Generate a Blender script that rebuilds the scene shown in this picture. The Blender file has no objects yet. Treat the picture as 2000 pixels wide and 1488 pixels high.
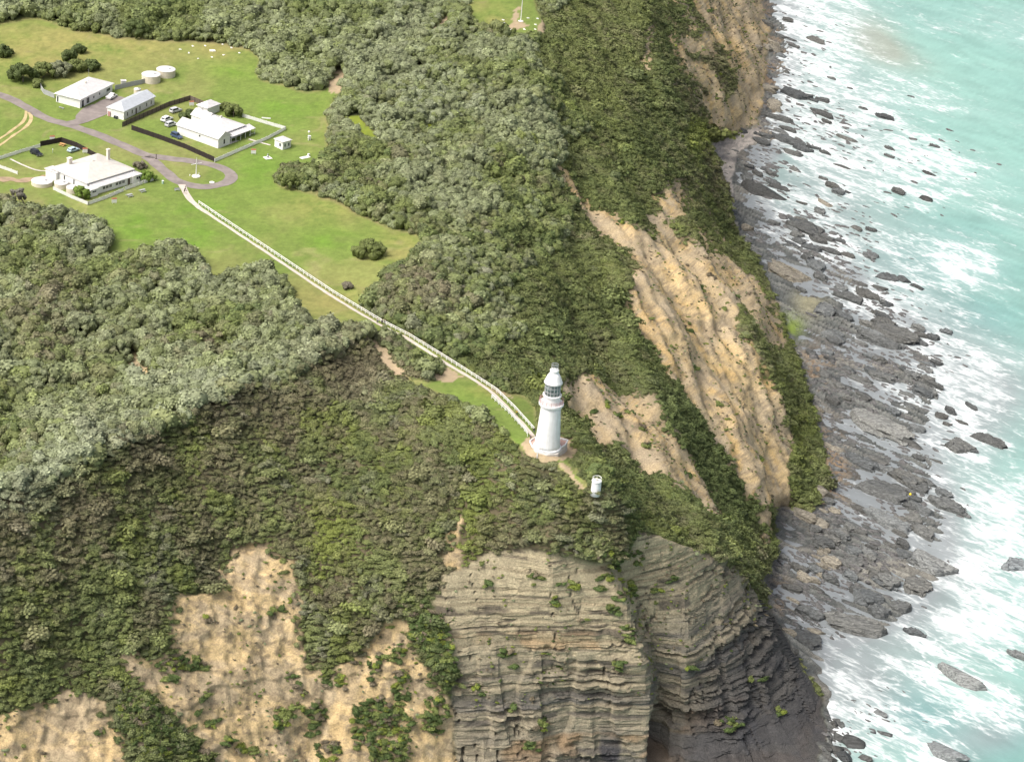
import bpy, bmesh, math, random
import numpy as np
from mathutils import Vector, Matrix

# ------------------------------------------------------------------ camera
F_PX, DEP, ROLL = 5200.0, math.radians(25.5), 0.09      # focal length in 2000-px units, look-down, roll
CAM_Z = 0.0
scene = bpy.context.scene
C = scene.collection

def ray(px, py):
    x = np.asarray(px, float) - 1000.0
    u = 744.0 - np.asarray(py, float)
    c, s = math.cos(ROLL), math.sin(ROLL)
    X = c * x - s * u
    U = s * x + c * u
    cd, sd = math.cos(DEP), math.sin(DEP)
    return X, F_PX * cd + U * sd, -F_PX * sd + U * cd

_r = ray(1068.2, 875.3)
_n = math.sqrt(sum(float(v) ** 2 for v in _r))
LH_Z = 78.0
CAM_Z = LH_Z + 700.0 * (-float(_r[2]) / _n)

def unproject(px, py, z):
    X, Y, Z = ray(px, py)
    t = (np.asarray(z, float) - CAM_Z) / Z
    return X * t, Y * t

cam_d = bpy.data.cameras.new("camera")
cam = bpy.data.objects.new("camera", cam_d)
C.objects.link(cam)
scene.camera = cam
cam_d.sensor_width = 36.0
cam_d.sensor_fit = 'HORIZONTAL'
cam_d.lens = 36.0 * F_PX / 2000.0
cam_d.clip_start, cam_d.clip_end = 1.0, 20000.0
fw = Vector((0, math.cos(DEP), -math.sin(DEP)))
up0 = Vector((0, math.sin(DEP), math.cos(DEP)))
ri0 = Vector((1, 0, 0))
c_, s_ = math.cos(ROLL), math.sin(ROLL)
ri = ri0 * c_ + up0 * s_
up = up0 * c_ - ri0 * s_
M = Matrix((ri, up, -fw)).transposed().to_4x4()
M.translation = Vector((0, 0, CAM_Z))
cam.matrix_world = M

# ------------------------------------------------------------------ daylight
SUN_ELEV, SUN_AZ = math.radians(54), math.radians(-120)   # azimuth measured from +Y (away from camera) towards +X
world = bpy.data.worlds.new("World")
scene.world = world
world.use_nodes = True
wn = world.node_tree
wn.nodes.clear()
sky = wn.nodes.new("ShaderNodeTexSky")
sky.sky_type = 'NISHITA'
sky.sun_disc = False
sky.sun_elevation = SUN_ELEV
sky.sun_rotation = SUN_AZ
sky.air_density, sky.dust_density, sky.ozone_density = 0.6, 7.0, 0.3
bg = wn.nodes.new("ShaderNodeBackground")
bg.inputs[1].default_value = 0.165
wo = wn.nodes.new("ShaderNodeOutputWorld")
hs = wn.nodes.new("ShaderNodeHueSaturation")          # thin bright overcast: the sky's blue is washed out
hs.inputs["Saturation"].default_value = 0.5
wn.links.new(sky.outputs[0], hs.inputs["Color"])
wn.links.new(hs.outputs[0], bg.inputs[0])
wn.links.new(bg.outputs[0], wo.inputs[0])
sun_d = bpy.data.lights.new("sun", 'SUN')
sun_d.energy = 1.05
sun_d.angle = math.radians(22)
sun_d.color = (1.0, 0.95, 0.87)
sun = bpy.data.objects.new("sun", sun_d)
C.objects.link(sun)
sdir = Vector((math.sin(SUN_AZ) * math.cos(SUN_ELEV), math.cos(SUN_AZ) * math.cos(SUN_ELEV), math.sin(SUN_ELEV)))
sun.rotation_euler = (-sdir).to_track_quat('-Z', 'Y').to_euler()
vs = scene.view_settings
vs.view_transform, vs.look = 'Standard', 'None'
vs.gamma, vs.use_curve_mapping = 1.0, False
vs.exposure = 0.68
scene.cycles.use_denoising = True
scene.cycles.max_bounces = 5
scene.cycles.diffuse_bounces = 3
scene.cycles.sample_clamp_indirect = 6

# ------------------------------------------------------------------ helpers: noise
def _hash(ix, iy, seed):
    h = (ix.astype(np.int64) * 374761393 + iy.astype(np.int64) * 668265263 + seed * 974634777) & 0x7fffffff
    h = ((h ^ (h >> 13)) * 1274126177) & 0x7fffffff
    h = h ^ (h >> 16)
    return (h & 0xffff) / 65535.0

def vnoise(x, y, seed=0):
    x = np.asarray(x, float); y = np.asarray(y, float)
    ix, iy = np.floor(x), np.floor(y)
    fx, fy = x - ix, y - iy
    ux, uy = fx * fx * fx * (fx * (fx * 6 - 15) + 10), fy * fy * fy * (fy * (fy * 6 - 15) + 10)
    a, b = _hash(ix, iy, seed), _hash(ix + 1, iy, seed)
    c, d = _hash(ix, iy + 1, seed), _hash(ix + 1, iy + 1, seed)
    return (a * (1 - ux) + b * ux) * (1 - uy) + (c * (1 - ux) + d * ux) * uy

def fbm(x, y, oct=4, seed=0, gain=0.5):
    s, a, n = 0.0, 1.0, 0.0
    for k in range(oct):
        s = s + a * vnoise(x * 2 ** k + 17.3 * k, y * 2 ** k - 9.1 * k, seed + k)
        n += a
        a *= gain
    return s / n

def sstep(a, b, x):
    t = np.clip((x - a) / (b - a), 0, 1)
    return t * t * (3 - 2 * t)

def inpoly(px, py, poly):
    poly = np.asarray(poly, float)
    r = np.zeros(np.shape(px), bool)
    x0, y0 = poly[:, 0].min(), poly[:, 1].min()
    x1, y1 = poly[:, 0].max(), poly[:, 1].max()
    sel = (px >= x0) & (px <= x1) & (py >= y0) & (py <= y1)
    qx, qy = px[sel], py[sel]
    ins = np.zeros(qx.shape, bool)
    n = len(poly)
    for i in range(n):
        ax, ay = poly[i]; bx, by = poly[(i + 1) % n]
        if ay == by:
            continue
        cross = ((ay > qy) != (by > qy)) & (qx < (bx - ax) * (qy - ay) / (by - ay) + ax)
        ins ^= cross
    r[sel] = ins
    return r

# ------------------------------------------------------------------ relief: crest, valley and toe lines (pixel of the photo, height in m)
ZS = 78.0 / 73.0
TOE = [(1560, -500), (1500, -250), (1485, -60), (1488, 0), (1502, 60), (1496, 150), (1482, 240), (1440, 262), (1388, 285), (1400, 340), (1420, 400),
       (1446, 470), (1482, 510), (1504, 560), (1540, 640), (1566, 720), (1592, 800), (1604, 870), (1625, 930), (1590, 1000), (1520, 985),
       (1512, 1030), (1516, 1080), (1492, 1140), (1508, 1200), (1545, 1262), (1604, 1350), (1612, 1420), (1596, 1490), (1590, 1560)]
LINES = [
    # plateau
    [(-600, -500, 86), (400, -500, 88), (1000, -500, 86)], [(-600, -500, 86), (-600, 500, 80), (-600, 900, 76)],
    [(-300, 0, 80), (200, 40, 80), (600, 30, 80), (950, 20, 79)], [(-100, 200, 76.5), (250, 190, 76), (520, 150, 76.5)],
    [(-100, 330, 75), (200, 330, 75), (380, 330, 75), (560, 290, 75)],
    [(361, 372, 74.6), (550, 500, 74.5), (750, 632, 74.5), (900, 730, 73.6), (970, 775, 73.2), (1043, 845, 73), (1072, 885, 73)],
    [(640, 230, 76), (700, 420, 75), (790, 470, 75)], [(1000, 40, 78), (1050, 60, 77)],
    # plateau rim on the seaward side
    [(1180, -500, 82), (1120, -200, 80), (1070, 0, 76), (1090, 80, 75), (1080, 160, 76)],
    [(700, 150, 79), (900, 130, 80), (1040, 200, 76)], [(760, 260, 75), (900, 250, 74), (980, 290, 73)],
    [(800, 330, 77), (950, 310, 77), (1060, 320, 71)], [(880, 420, 75), (1000, 480, 71), (1100, 560, 66)],
    [(740, 580, 77), (850, 540, 80), (950, 560, 76)],
    # front-left crest and the hollow behind it
    [(-600, 1300, 66), (-300, 1120, 72), (0, 985, 75), (300, 850, 77), (500, 760, 78), (640, 690, 79), (730, 655, 76.5)],
    [(-300, 800, 68), (0, 780, 69), (200, 770, 69), (450, 705, 72)], [(-300, 500, 74), (100, 520, 75), (300, 520, 76), (500, 540, 76)],
    [(740, 660, 75.5), (850, 765, 74.5), (1000, 850, 73.4), (1060, 890, 73)],
    # front slope
    [(-600, 1900, 5), (-300, 1488, 32), (-300, 1300, 52)],
    [(0, 1200, 57), (0, 1488, 31), (0, 1900, -4)], [(300, 1100, 57), (300, 1300, 42), (300, 1488, 26), (300, 1900, -8)],
    [(600, 900, 65), (600, 1100, 49), (600, 1300, 32), (600, 1488, 14), (600, 1750, -8)],
    [(430, 1080, 52), (520, 1060, 53.5), (590, 1090, 51)],
    [(850, 800, 73.5), (850, 1000, 61), (870, 1140, 48), (880, 1300, 31), (890, 1488, 8), (890, 1750, -14)],
    [(1070, 950, 67), (1070, 1050, 58), (1080, 1110, 52), (1100, 1250, 35), (1120, 1400, 15.5), (1130, 1488, 5), (1140, 1600, -10)],
    # notch between the two cliff blocks
    [(1165, 1060, 56), (1180, 1100, 51), (1225, 1180, 43.5), (1255, 1280, 31.5), (1272, 1380, 18.5), (1268, 1488, 5.5), (1268, 1600, -8)],
    [(1185, 1062, 55), (1200, 1098, 49), (1242, 1176, 38), (1272, 1278, 24), (1288, 1380, 10), (1284, 1488, 1.5)],
    [(1165, 955, 69), (1240, 1010, 59), (1340, 1065, 48), (1420, 1112, 37), (1450, 1150, 29.5), (1500, 1225, 18), (1540, 1292, 9.5), (1590, 1372, 2.5), (1604, 1425, 0.8)],
    [(1335, 1150, 39), (1340, 1250, 28.5), (1340, 1400, 10), (1340, 1500, .5)], [(1440, 1250, 21), (1450, 1400, 8), (1450, 1500, 1.2), (1560, 1500, .8)],
    # lighthouse spur and seaward slope
    [(1072, 885, 73), (1120, 925, 71), (1165, 955, 69)],
    [(1105, 850, 71), (1180, 890, 64), (1290, 985, 53), (1380, 1050, 42), (1440, 1100, 32), (1490, 1130, 20)],
    [(1100, 760, 66), (1180, 840, 57), (1300, 940, 45), (1400, 1010, 32), (1470, 1060, 18), (1500, 1090, 8)],
    [(1200, 733, 55), (1280, 830, 46), (1350, 920, 36), (1417, 1007, 26), (1480, 1062, 13)],
    [(1216, 727, 50), (1297, 822, 41), (1368, 912, 31), (1434, 998, 20), (1492, 1050, 9)],
    [(1000, 700, 69.5), (1090, 700, 62), (1180, 690, 54), (1290, 700, 45), (1390, 800, 33), (1450, 900, 23), (1510, 1000, 9)],
    [(1000, 480, 71), (1150, 500, 60), (1240, 580, 52), (1290, 680, 45)],
    [(1240, 470, 52), (1330, 600, 42), (1420, 760, 30), (1480, 880, 20), (1530, 975, 6)],
    [(1300, 500, 47), (1391, 581, 38), (1450, 645, 31), (1489, 711, 25), (1512, 795, 17), (1543, 858, 9)],
    [(1316, 492, 42), (1407, 573, 33), (1466, 637, 26), (1506, 704, 19), (1530, 788, 11), (1562, 850, 4.5)],
    [(1080, 325, 69), (1140, 390, 61), (1190, 460, 54), (1250, 510, 49)],
    [(1300, 400, 46), (1380, 480, 33), (1440, 540, 22), (1500, 620, 10), (1535, 690, 4)],
    [(1100, 120, 74), (1200, 250, 62), (1300, 380, 46)],
    [(1235, -60, 66), (1262, 40, 62), (1300, 140, 55), (1346, 235, 41), (1386, 310, 28), (1421, 405, 11), (1443, 455, 5)],
    [(1258, -60, 58), (1282, 40, 53), (1320, 135, 44), (1364, 228, 24), (1396, 295, 3), (1430, 385, 1.2), (1452, 450, 1.0)],
    [(1330, -60, 50), (1400, 60, 30), (1440, 180, 12)], [(1300, -250, 66), (1400, -250, 30)],
]
LINES.append([(x, y, 1.3) for x, y in TOE[1:]])
OFF = [(80, 0), (26, 0)]
LINES.append([(x + 16, y + 4, 0.45) for x, y in TOE[:14]])
LINES.append([(x + 16, y + 2, 0.45) for x, y in TOE[14:20]])
LINES.append([(1540, 1010, .5), (1536, 1080, .4), (1516, 1140, .4), (1532, 1200, .4), (1572, 1262, .3)])
PLAT_OUT = [(1530, -250), (1530, 0), (1530, 100), (1505, 230), (1500, 290), (1455, 350), (1465, 400), (1545, 450), (1640, 520), (1690, 575), (1760, 620), (1800, 670), (1815, 760), (1790, 830),
            (1800, 900), (1830, 960), (1830, 1060), (1850, 1110), (1780, 1160), (1740, 1215), (1690, 1245), (1600, 1270), (1575, 1290)]
LINES.append([(x, y, 0.12) for x, y in PLAT_OUT])
LINES.append([(x + 55, y, -1.3) for x, y in PLAT_OUT] + [(1640, 1340, -1.6), (1650, 1440, -1.6), (1640, 1600, -2)])
LINES.append([(2600, -500, -6), (2600, 1900, -6)])
LINES.append([(1590, -500, -3), (1700, -500, -6), (2600, -500, -6)])
LINES.append([(1640, 1900, -3), (2600, 1900, -6)])
LINES.append([(-600, 1900, -4), (300, 1900, -8), (900, 1900, -20), (1640, 1900, -5)])

GX0, GY0, GX1, GY1 = -600, -500, 2600, 1900
def solve_relief():
    z = None
    for cell, its in ((64, 400), (32, 300), (16, 300), (8, 260)):
        w, h = (GX1 - GX0) // cell + 1, (GY1 - GY0) // cell + 1
        s, n = np.zeros((h, w)), np.zeros((h, w))
        for ln in LINES:
            a = np.asarray(ln, float).copy()
            a[:, 2] = np.where(a[:, 2] > 3, a[:, 2] * ZS, a[:, 2])
            for p, q in zip(a[:-1], a[1:]):
                k = max(2, int(np.hypot(*(q - p)[:2]) / (cell * 0.5)) + 1)
                t = np.linspace(0, 1, k)[:, None]
                m = p + (q - p) * t
                ix = np.clip(np.round((m[:, 0] - GX0) / cell).astype(int), 0, w - 1)
                iy = np.clip(np.round((m[:, 1] - GY0) / cell).astype(int), 0, h - 1)
                np.add.at(s, (iy, ix), m[:, 2]); np.add.at(n, (iy, ix), 1)
        fix = n > 0
        val = np.where(fix, s / np.maximum(n, 1), 0)
        if z is None:
            z = np.full((h, w), 40.0)
        else:
            oy, ox = np.linspace(0, z.shape[0] - 1, h), np.linspace(0, z.shape[1] - 1, w)
            y0 = np.minimum(oy.astype(int), z.shape[0] - 2); x0 = np.minimum(ox.astype(int), z.shape[1] - 2)
            fy, fx = (oy - y0)[:, None], (ox - x0)[None, :]
            z = (z[y0][:, x0] * (1 - fx) + z[y0][:, x0 + 1] * fx) * (1 - fy) + (z[y0 + 1][:, x0] * (1 - fx) + z[y0 + 1][:, x0 + 1] * fx) * fy
        z[fix] = val[fix]
        for _ in range(its):
            p = np.pad(z, 1, mode='edge')
            z2 = 0.25 * (p[:-2, 1:-1] + p[2:, 1:-1] + p[1:-1, :-2] + p[1:-1, 2:])
            z = np.where(fix, val, z2)
    p = np.pad(z, 1, mode='edge')
    z = 0.5 * z + 0.125 * (p[:-2, 1:-1] + p[2:, 1:-1] + p[1:-1, :-2] + p[1:-1, 2:])
    return z

Z8 = solve_relief()
def zbase(px, py):
    gx = np.clip((np.asarray(px, float) - GX0) / 8, 0, Z8.shape[1] - 1.001)
    gy = np.clip((np.asarray(py, float) - GY0) / 8, 0, Z8.shape[0] - 1.001)
    x0, y0 = gx.astype(int), gy.astype(int)
    fx, fy = gx - x0, gy - y0
    return (Z8[y0, x0] * (1 - fx) + Z8[y0, x0 + 1] * fx) * (1 - fy) + (Z8[y0 + 1, x0] * (1 - fx) + Z8[y0 + 1, x0 + 1] * fx) * fy
# ------------------------------------------------------------------ helpers: materials
def new_mat(name):
    m = bpy.data.materials.new(name)
    m.use_nodes = True
    t = m.node_tree
    t.nodes.clear()
    out = t.nodes.new("ShaderNodeOutputMaterial")
    b = t.nodes.new("ShaderNodeBsdfPrincipled")
    t.links.new(b.outputs[0], out.inputs[0])
    return m, t, b

def nd(t, kind, **kw):
    n = t.nodes.new(kind)
    for k, v in kw.items():
        setattr(n, k, v)
    return n

def noise_node(t, vec, scale, detail=4, rough=0.55):
    n = nd(t, "ShaderNodeTexNoise")
    n.inputs["Scale"].default_value = scale
    n.inputs["Detail"].default_value = detail
    n.inputs["Roughness"].default_value = rough
    if vec is not None:
        t.links.new(vec, n.inputs["Vector"])
    return n

def ramp(t, src, lo, hi, c0=(0, 0, 0, 1), c1=(1, 1, 1, 1)):
    r = nd(t, "ShaderNodeValToRGB")
    r.color_ramp.elements[0].position, r.color_ramp.elements[1].position = lo, hi
    r.color_ramp.elements[0].color, r.color_ramp.elements[1].color = c0, c1
    t.links.new(src, r.inputs[0])
    return r

def mixc(t, fac, a, b, mode='MIX'):
    m = nd(t, "ShaderNodeMix", data_type='RGBA', blend_type=mode)
    for sock, v in ((m.inputs[0], fac), (m.inputs[6], a), (m.inputs[7], b)):
        if hasattr(v, 'is_output') or isinstance(v, bpy.types.NodeSocket):
            t.links.new(v, sock)
        else:
            sock.default_value = v
    return m.outputs[2]

def simple_mat(name, col, rough=0.6, var=0.12, scale=3.0, metal=0.0, bump=0.0, bscale=12.0):
    """one real colour with a little weathering"""
    m, t, b = new_mat(name)
    tc = nd(t, "ShaderNodeTexCoord")
    n = noise_node(t, tc.outputs["Object"], scale, 5)
    r = ramp(t, n.outputs[0], 0.3, 0.7, tuple(c * (1 - var) for c in col) + (1,), tuple(min(1, c * (1 + var)) for c in col) + (1,))
    t.links.new(r.outputs[0], b.inputs["Base Color"])
    b.inputs["Roughness"].default_value = rough
    b.inputs["Metallic"].default_value = metal
    if bump:
        n2 = noise_node(t, tc.outputs["Object"], bscale, 3)
        bp = nd(t, "ShaderNodeBump")
        bp.inputs["Strength"].default_value = bump
        bp.inputs["Distance"].default_value = 0.1
        t.links.new(n2.outputs[0], bp.inputs["Height"])
        t.links.new(bp.outputs[0], b.inputs["Normal"])
    return m

def link_mesh(name, verts, faces, mat=None, parent=None, smooth=False):
    me = bpy.data.meshes.new(name)
    me.from_pydata([tuple(map(float, v)) for v in verts], [], faces)
    me.update()
    o = bpy.data.objects.new(name, me)
    C.objects.link(o)
    for m_ in (mat if isinstance(mat, (list, tuple)) else [mat] if mat else []):
        me.materials.append(m_)
    if parent is not None:
        o.parent = parent
    if smooth:
        me.shade_smooth()
    return o

def grid_mesh(name, P, mat, smooth=True, attrs=None):
    """P: (h,w,3) array of points -> one quad sheet"""
    h, w = P.shape[:2]
    me = bpy.data.meshes.new(name)
    n = h * w
    idx = np.arange(n).reshape(h, w)
    q = np.stack([idx[1:, :-1], idx[1:, 1:], idx[:-1, 1:], idx[:-1, :-1]], -1).reshape(-1, 4)
    me.vertices.add(n)
    me.vertices.foreach_set("co", P.reshape(-1).astype(np.float32))
    me.loops.add(q.size)
    me.loops.foreach_set("vertex_index", q.reshape(-1).astype(np.int32))
    me.polygons.add(len(q))
    me.polygons.foreach_set("loop_start", (np.arange(len(q)) * 4).astype(np.int32))
    me.polygons.foreach_set("use_smooth", np.full(len(q), smooth, bool))
    me.update(calc_edges=True)
    for k, a in (attrs or {}).items():
        if a.ndim == 3:
            at_ = me.attributes.new(k, 'FLOAT_COLOR', 'POINT')
            c = np.ones((n, 4), np.float32); c[:, :3] = a.reshape(-1, 3)
            at_.data.foreach_set("color", c.reshape(-1))
        else:
            at_ = me.attributes.new(k, 'FLOAT', 'POINT')
            at_.data.foreach_set("value", a.reshape(-1).astype(np.float32))
    me.materials.append(mat)
    o = bpy.data.objects.new(name, me)
    C.objects.link(o)
    return o

def thing(name, label, cat, loc=(0, 0, 0), rotz=0.0, group=None):
    o = bpy.data.objects.new(name, None)
    C.objects.link(o)
    o.location = loc
    o.rotation_euler = (0, 0, rotz)
    o.empty_display_size = 0.3
    return tag(o, label, cat, group)

def tag(o, label=None, cat=None, group=None, kind=None):
    if label: o["label"] = label
    if cat: o["category"] = cat
    if group: o["group"] = group
    if kind: o["kind"] = kind
    return o

# ------------------------------------------------------------------ what grows or lies where (outlines in photo pixels, carried onto the relief)
LAWN = [[(-600, 90), (0, 45), (72, 34), (150, 60), (215, 70), (290, 78), (370, 82), (440, 86), (490, 97), (512, 118), (500, 140), (512, 158), (560, 166), (600, 180),
         (640, 172), (648, 150), (668, 145), (668, 175), (650, 205), (640, 232), (638, 270), (644, 302), (602, 326), (548, 332), (535, 350), (548, 366), (590, 373), (625, 380), (645, 390),
         (700, 416), (750, 440), (800, 455), (830, 466), (800, 500), (750, 543), (708, 570), (700, 590), (740, 625), (765, 636), (735, 650), (700, 645), (650, 640), (615, 632), (562, 602),
         (572, 575), (545, 545), (510, 525), (450, 530), (420, 549), (400, 530), (380, 508), (340, 492), (290, 500), (240, 506), (205, 500), (217, 470), (200, 440), (170, 425), (100, 418), (40, 414), (0, 410), (-600, 420)],
        [(735, 655), (748, 690), (778, 725), (812, 745), (845, 748), (872, 718), (900, 733), (935, 748), (985, 765), (1025, 772), (1044, 792), (1052, 845), (1062, 890), (1020, 880), (985, 852), (950, 815), (900, 792), (860, 770), (800, 748), (760, 712), (728, 672)],
        [(905, -160), (1028, -160), (1040, -20), (1058, 35), (1068, 65), (1000, 74), (950, 60), (925, 50), (914, 20)],
        [(1085, 890), (1112, 903), (1150, 952), (1128, 950), (1095, 915)]]
SAND = [[(430, 1095), (495, 1062), (582, 1095), (574, 1130), (592, 1180), (590, 1230), (602, 1290), (640, 1312), (690, 1285), (755, 1215), (790, 1215), (810, 1290), (850, 1335), (885, 1380), (890, 1490), (880, 1800), (430, 1800), (400, 1470),
         (360, 1400), (320, 1390), (285, 1340), (228, 1290), (245, 1270), (300, 1300), (335, 1270), (345, 1160), (425, 1145)],
        [(-600, 1400), (0, 1400), (60, 1375), (150, 1345), (205, 1370), (240, 1430), (250, 1490), (250, 1800), (-600, 1800)],
        [(876, 1040), (908, 995), (896, 1060), (892, 1110), (862, 1100)],
        [(1075, 318), (1122, 335), (1150, 378), (1205, 430), (1262, 468), (1330, 470), (1385, 510), (1420, 565), (1442, 650), (1482, 720), (1512, 792), (1546, 860), (1532, 985), (1498, 992), (1428, 905), (1362, 806), (1284, 708), (1244, 645), (1218, 600), (1232, 505), (1170, 464), (1120, 392)],
        [(1380, 478), (1440, 498), (1492, 560), (1537, 650), (1532, 690), (1478, 660), (1420, 590)],
        [(1190, 733), (1240, 772), (1322, 868), (1388, 950), (1422, 1006), (1382, 1018), (1288, 940), (1216, 872), (1108, 802), (1086, 766), (1112, 738)],
        [(1325, -60), (1480, -60), (1502, 60), (1495, 200), (1478, 250), (1402, 262), (1385, 210), (1435, 175), (1400, 100), (1370, 40)],
        [(1262, 60), (1282, 35), (1274, 140), (1255, 138)],
        [(222, 722), (270, 690), (285, 715), (300, 735), (270, 745)], [(-20, 742), (20, 740), (18, 755), (-20, 752)],
        [(1300, 360), (1330, 362), (1350, 420), (1300, 430), (1280, 400)]]
STRATA = [[(862, 1120), (900, 1108), (960, 1078), (1040, 1072), (1100, 1085), (1180, 1105), (1215, 1085), (1250, 1036), (1340, 1058), (1422, 1105), (1476, 1160), (1530, 1230), (1610, 1380), (1622, 1480), (1590, 1800), (880, 1800), (890, 1480), (878, 1300), (848, 1180)]]
BARE_TRAIL = [[(1022, 858), (1052, 850), (1102, 862), (1126, 884), (1114, 898), (1062, 901), (1028, 884)], [(640, 172), (650, 146), (672, 140), (670, 178), (640, 182)], [(985, 60), (1000, 40), (1005, 20), (1018, 15), (1010, 40), (1040, 50), (1020, 56)], [(1050, 62), (1062, 36), (1070, 66)],
              [(840, 745), (872, 716), (905, 735), (880, 748)], [(935, 748), (985, 765), (1010, 780), (960, 762)], [(650, 12), (655, -30), (668, -30), (668, 22)], [(1092, 905), (1105, 905), (1140, 950), (1128, 950)], [(725, 668), (735, 660), (800, 742), (770, 730)], [(845, 60), (870, 30), (880, 40), (858, 70)]]
YELLOW = [[(650, 235), (690, 225), (740, 262), (750, 285), (715, 280), (690, 255)], [(835, 242), (860, 245), (855, 256), (830, 252)]]
BEACH = [[(1376, 290), (1440, 262), (1480, 250), (1495, 265), (1440, 300), (1430, 350), (1432, 410), (1415, 410), (1395, 350)]]

def nonuni(parts):
    out = []
    for a, b, s in parts:
        out.extend(np.arange(a, b, s).tolist())
    return np.array(out)
XS = nonuni([(-2000, -600, 200), (-600, -160, 20), (-160, 1380, 4), (1380, 1900, 3), (1900, 2160, 5), (2160, 2620, 20)])
YS = nonuni([(-1100, -500, 100), (-500, -180, 16), (-180, 1030, 3.2), (1030, 1530, 2.0), (1530, 1560, 5), (1560, 1900, 16)])
PX, PY = np.meshgrid(XS, YS)
ZB = zbase(PX, PY)
BX, BY = unproject(PX, PY, ZB)
jx = (fbm(BX / 5, BY / 5, 3, 5) - 0.5) * 26 + (fbm(BX / 1.6, BY / 1.6, 2, 8) - .5) * 12
jy = (fbm(BX / 5, BY / 5, 3, 15) - 0.5) * 20 + (fbm(BX / 1.6, BY / 1.6, 2, 18) - .5) * 10
def region(polys, j=1.0):
    r = np.zeros(PX.shape, bool)
    for p in polys:
        r |= inpoly(PX + jx * j, PY + jy * j, p)
    return r
def blur(m, k=2):
    m = m.astype(float)
    for _ in range(k):
        p = np.pad(m, 1, mode='edge')
        m = (p[:-2, 1:-1] + p[2:, 1:-1] + p[1:-1, :-2] + p[1:-1, 2:] + 2 * m) / 6
    return m
shore_poly = [(x, y) for x, y in TOE] + [(1590, 2000), (9000, 2000), (9000, -3000), (1560, -3000)]
R_shore = region([shore_poly], 0.5)
R_strata = region(STRATA, 0.6) & ~R_shore
R_lawn = region(LAWN, 0.35)
PATH_PX = [(354, 361), (360, 372), (368, 386), (384, 402), (440, 440), (550, 513), (650, 580), (745, 636), (800, 664), (860, 703), (930, 745), (966, 771), (1000, 805), (1030, 838), (1042, 852)]
def near_line(pts, d):
    r = np.zeros(PX.shape, bool)
    for (ax, ay), (bx, by) in zip(pts[:-1], pts[1:]):
        t_ = np.clip(((PX - ax) * (bx - ax) + (PY - ay) * (by - ay)) / ((bx - ax) ** 2 + (by - ay) ** 2), 0, 1)
        r |= np.hypot(PX - ax - t_ * (bx - ax), PY - ay - t_ * (by - ay)) < d
    return r
R_corr = near_line([(735, 630)] + PATH_PX[7:], 13)
R_sand = region(SAND, 1.0) & ~R_shore & ~R_strata
R_mix = region([[(1285, -60), (1345, -60), (1385, 60), (1410, 180), (1398, 255), (1372, 215), (1335, 130), (1305, 60)], [(1300, 340), (1350, 350), (1430, 470), (1400, 480), (1330, 470), (1262, 470), (1240, 440)], [(1500, 1000), (1440, 905), (1470, 1000), (1505, 1090)]], .8) & ~R_shore
R_sand |= R_mix & (fbm(BX / 7, (BY + ZB) / 7, 4, 87) > .50) & ~R_strata
R_trail = region(BARE_TRAIL, 0.6)
R_lawn |= R_corr & ~R_trail
R_yel = region(YELLOW, 0.6)
R_beach = region(BEACH, 0.3)
R_veg = ~(R_shore | R_strata | R_lawn | R_sand | R_trail | R_yel)
W_lawn, W_sand, W_strata, W_shore = blur(R_lawn | R_trail, 1), blur(R_sand, 2), blur(R_strata, 3), blur(R_shore, 2)

# base positions, smooth normals
P0 = np.stack([BX, BY, ZB], -1)
def normals(P):
    dx = np.gradient(P, axis=1); dy = np.gradient(P, axis=0)
    n = np.cross(dx, -dy)
    n /= np.linalg.norm(n, axis=-1, keepdims=True) + 1e-9
    return n
N0 = normals(P0)
hn = N0[..., :2] / (np.linalg.norm(N0[..., :2], axis=-1, keepdims=True) + 1e-6)
# strike of the tilted beds on the shore
UU = (BX * 0.77 - BY * 0.64); VV = (BX * 0.64 + BY * 0.77)
def lay(z, seed):
    return vnoise(z, z * 0 + 0.5, seed)
# cliff beds
zw = ZB + 1.0 * np.sin(ZB * .9) * vnoise(ZB / 4, ZB * 0 + 3, 33) + 1.2 * (fbm(BX / 40, BY / 40, 2, 31) - .5) + .45 * (fbm(BX / 7, BY / 7, 3, 32) - .5) + 0.015 * BX
al = BX * .9 + BY * .5
def blocks(h, wl, seed):
    k = np.floor(zw / h)
    cut = vnoise(al / wl + k * 7.31, k * 0 + seed, seed) + .5 * vnoise(al / (wl * .3) + k * 3.7, k * 0 + seed, seed + 3)
    return _hash(k, k * 0, seed + 1) * .9 + sstep(.45, .6, cut / 1.5) * .7
ledge = blocks(1.05, 8.0, 41) * .75 + blocks(.5, 5.0, 42) * .55
blocky = (fbm(al / 11, zw / 14, 3, 45) - .5) * 2.2 + 1.2 * sstep(.48, .54, fbm(al / 6, zw / 22, 2, 46))
lowface = sstep(48, 18, ZB)
amp = W_strata * (0.45 + 0.75 * lowface)
D = np.zeros_like(P0)
rough_f = .35 + 1.1 * sstep(.35, .65, fbm(al / 13, zw / 7, 3, 39))
joint = sstep(.022, .006, np.abs(fbm(al / 4.5, zw / 26, 2, 38) - .5)) * sstep(.45, .6, fbm(al / 9, zw / 5, 2, 37))
cave = np.exp(-(((PX - 1284) / 13) ** 2 + ((PY - 1462) / 62) ** 2))
D[..., :2] += hn * (amp * (rough_f * (ledge - 1.0) - 1.3 * joint) - 12 * cave + W_strata * lowface * blocky)[..., None]
# sand faces: lumps and rills
rill = fbm(BX / 2.2, BY / 2.2, 4, 51) - .5
lump = fbm(BX / 8, BY / 8, 3, 52) - .5
tread = sstep(.4, .6, lay((ZB + 1.5 * lump * 3 + .12 * BX) / 3.2, 53)) - .5
D += N0 * (W_sand * (1.3 * rill + 2.0 * lump + 0.55 * tread))[..., None]
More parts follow.
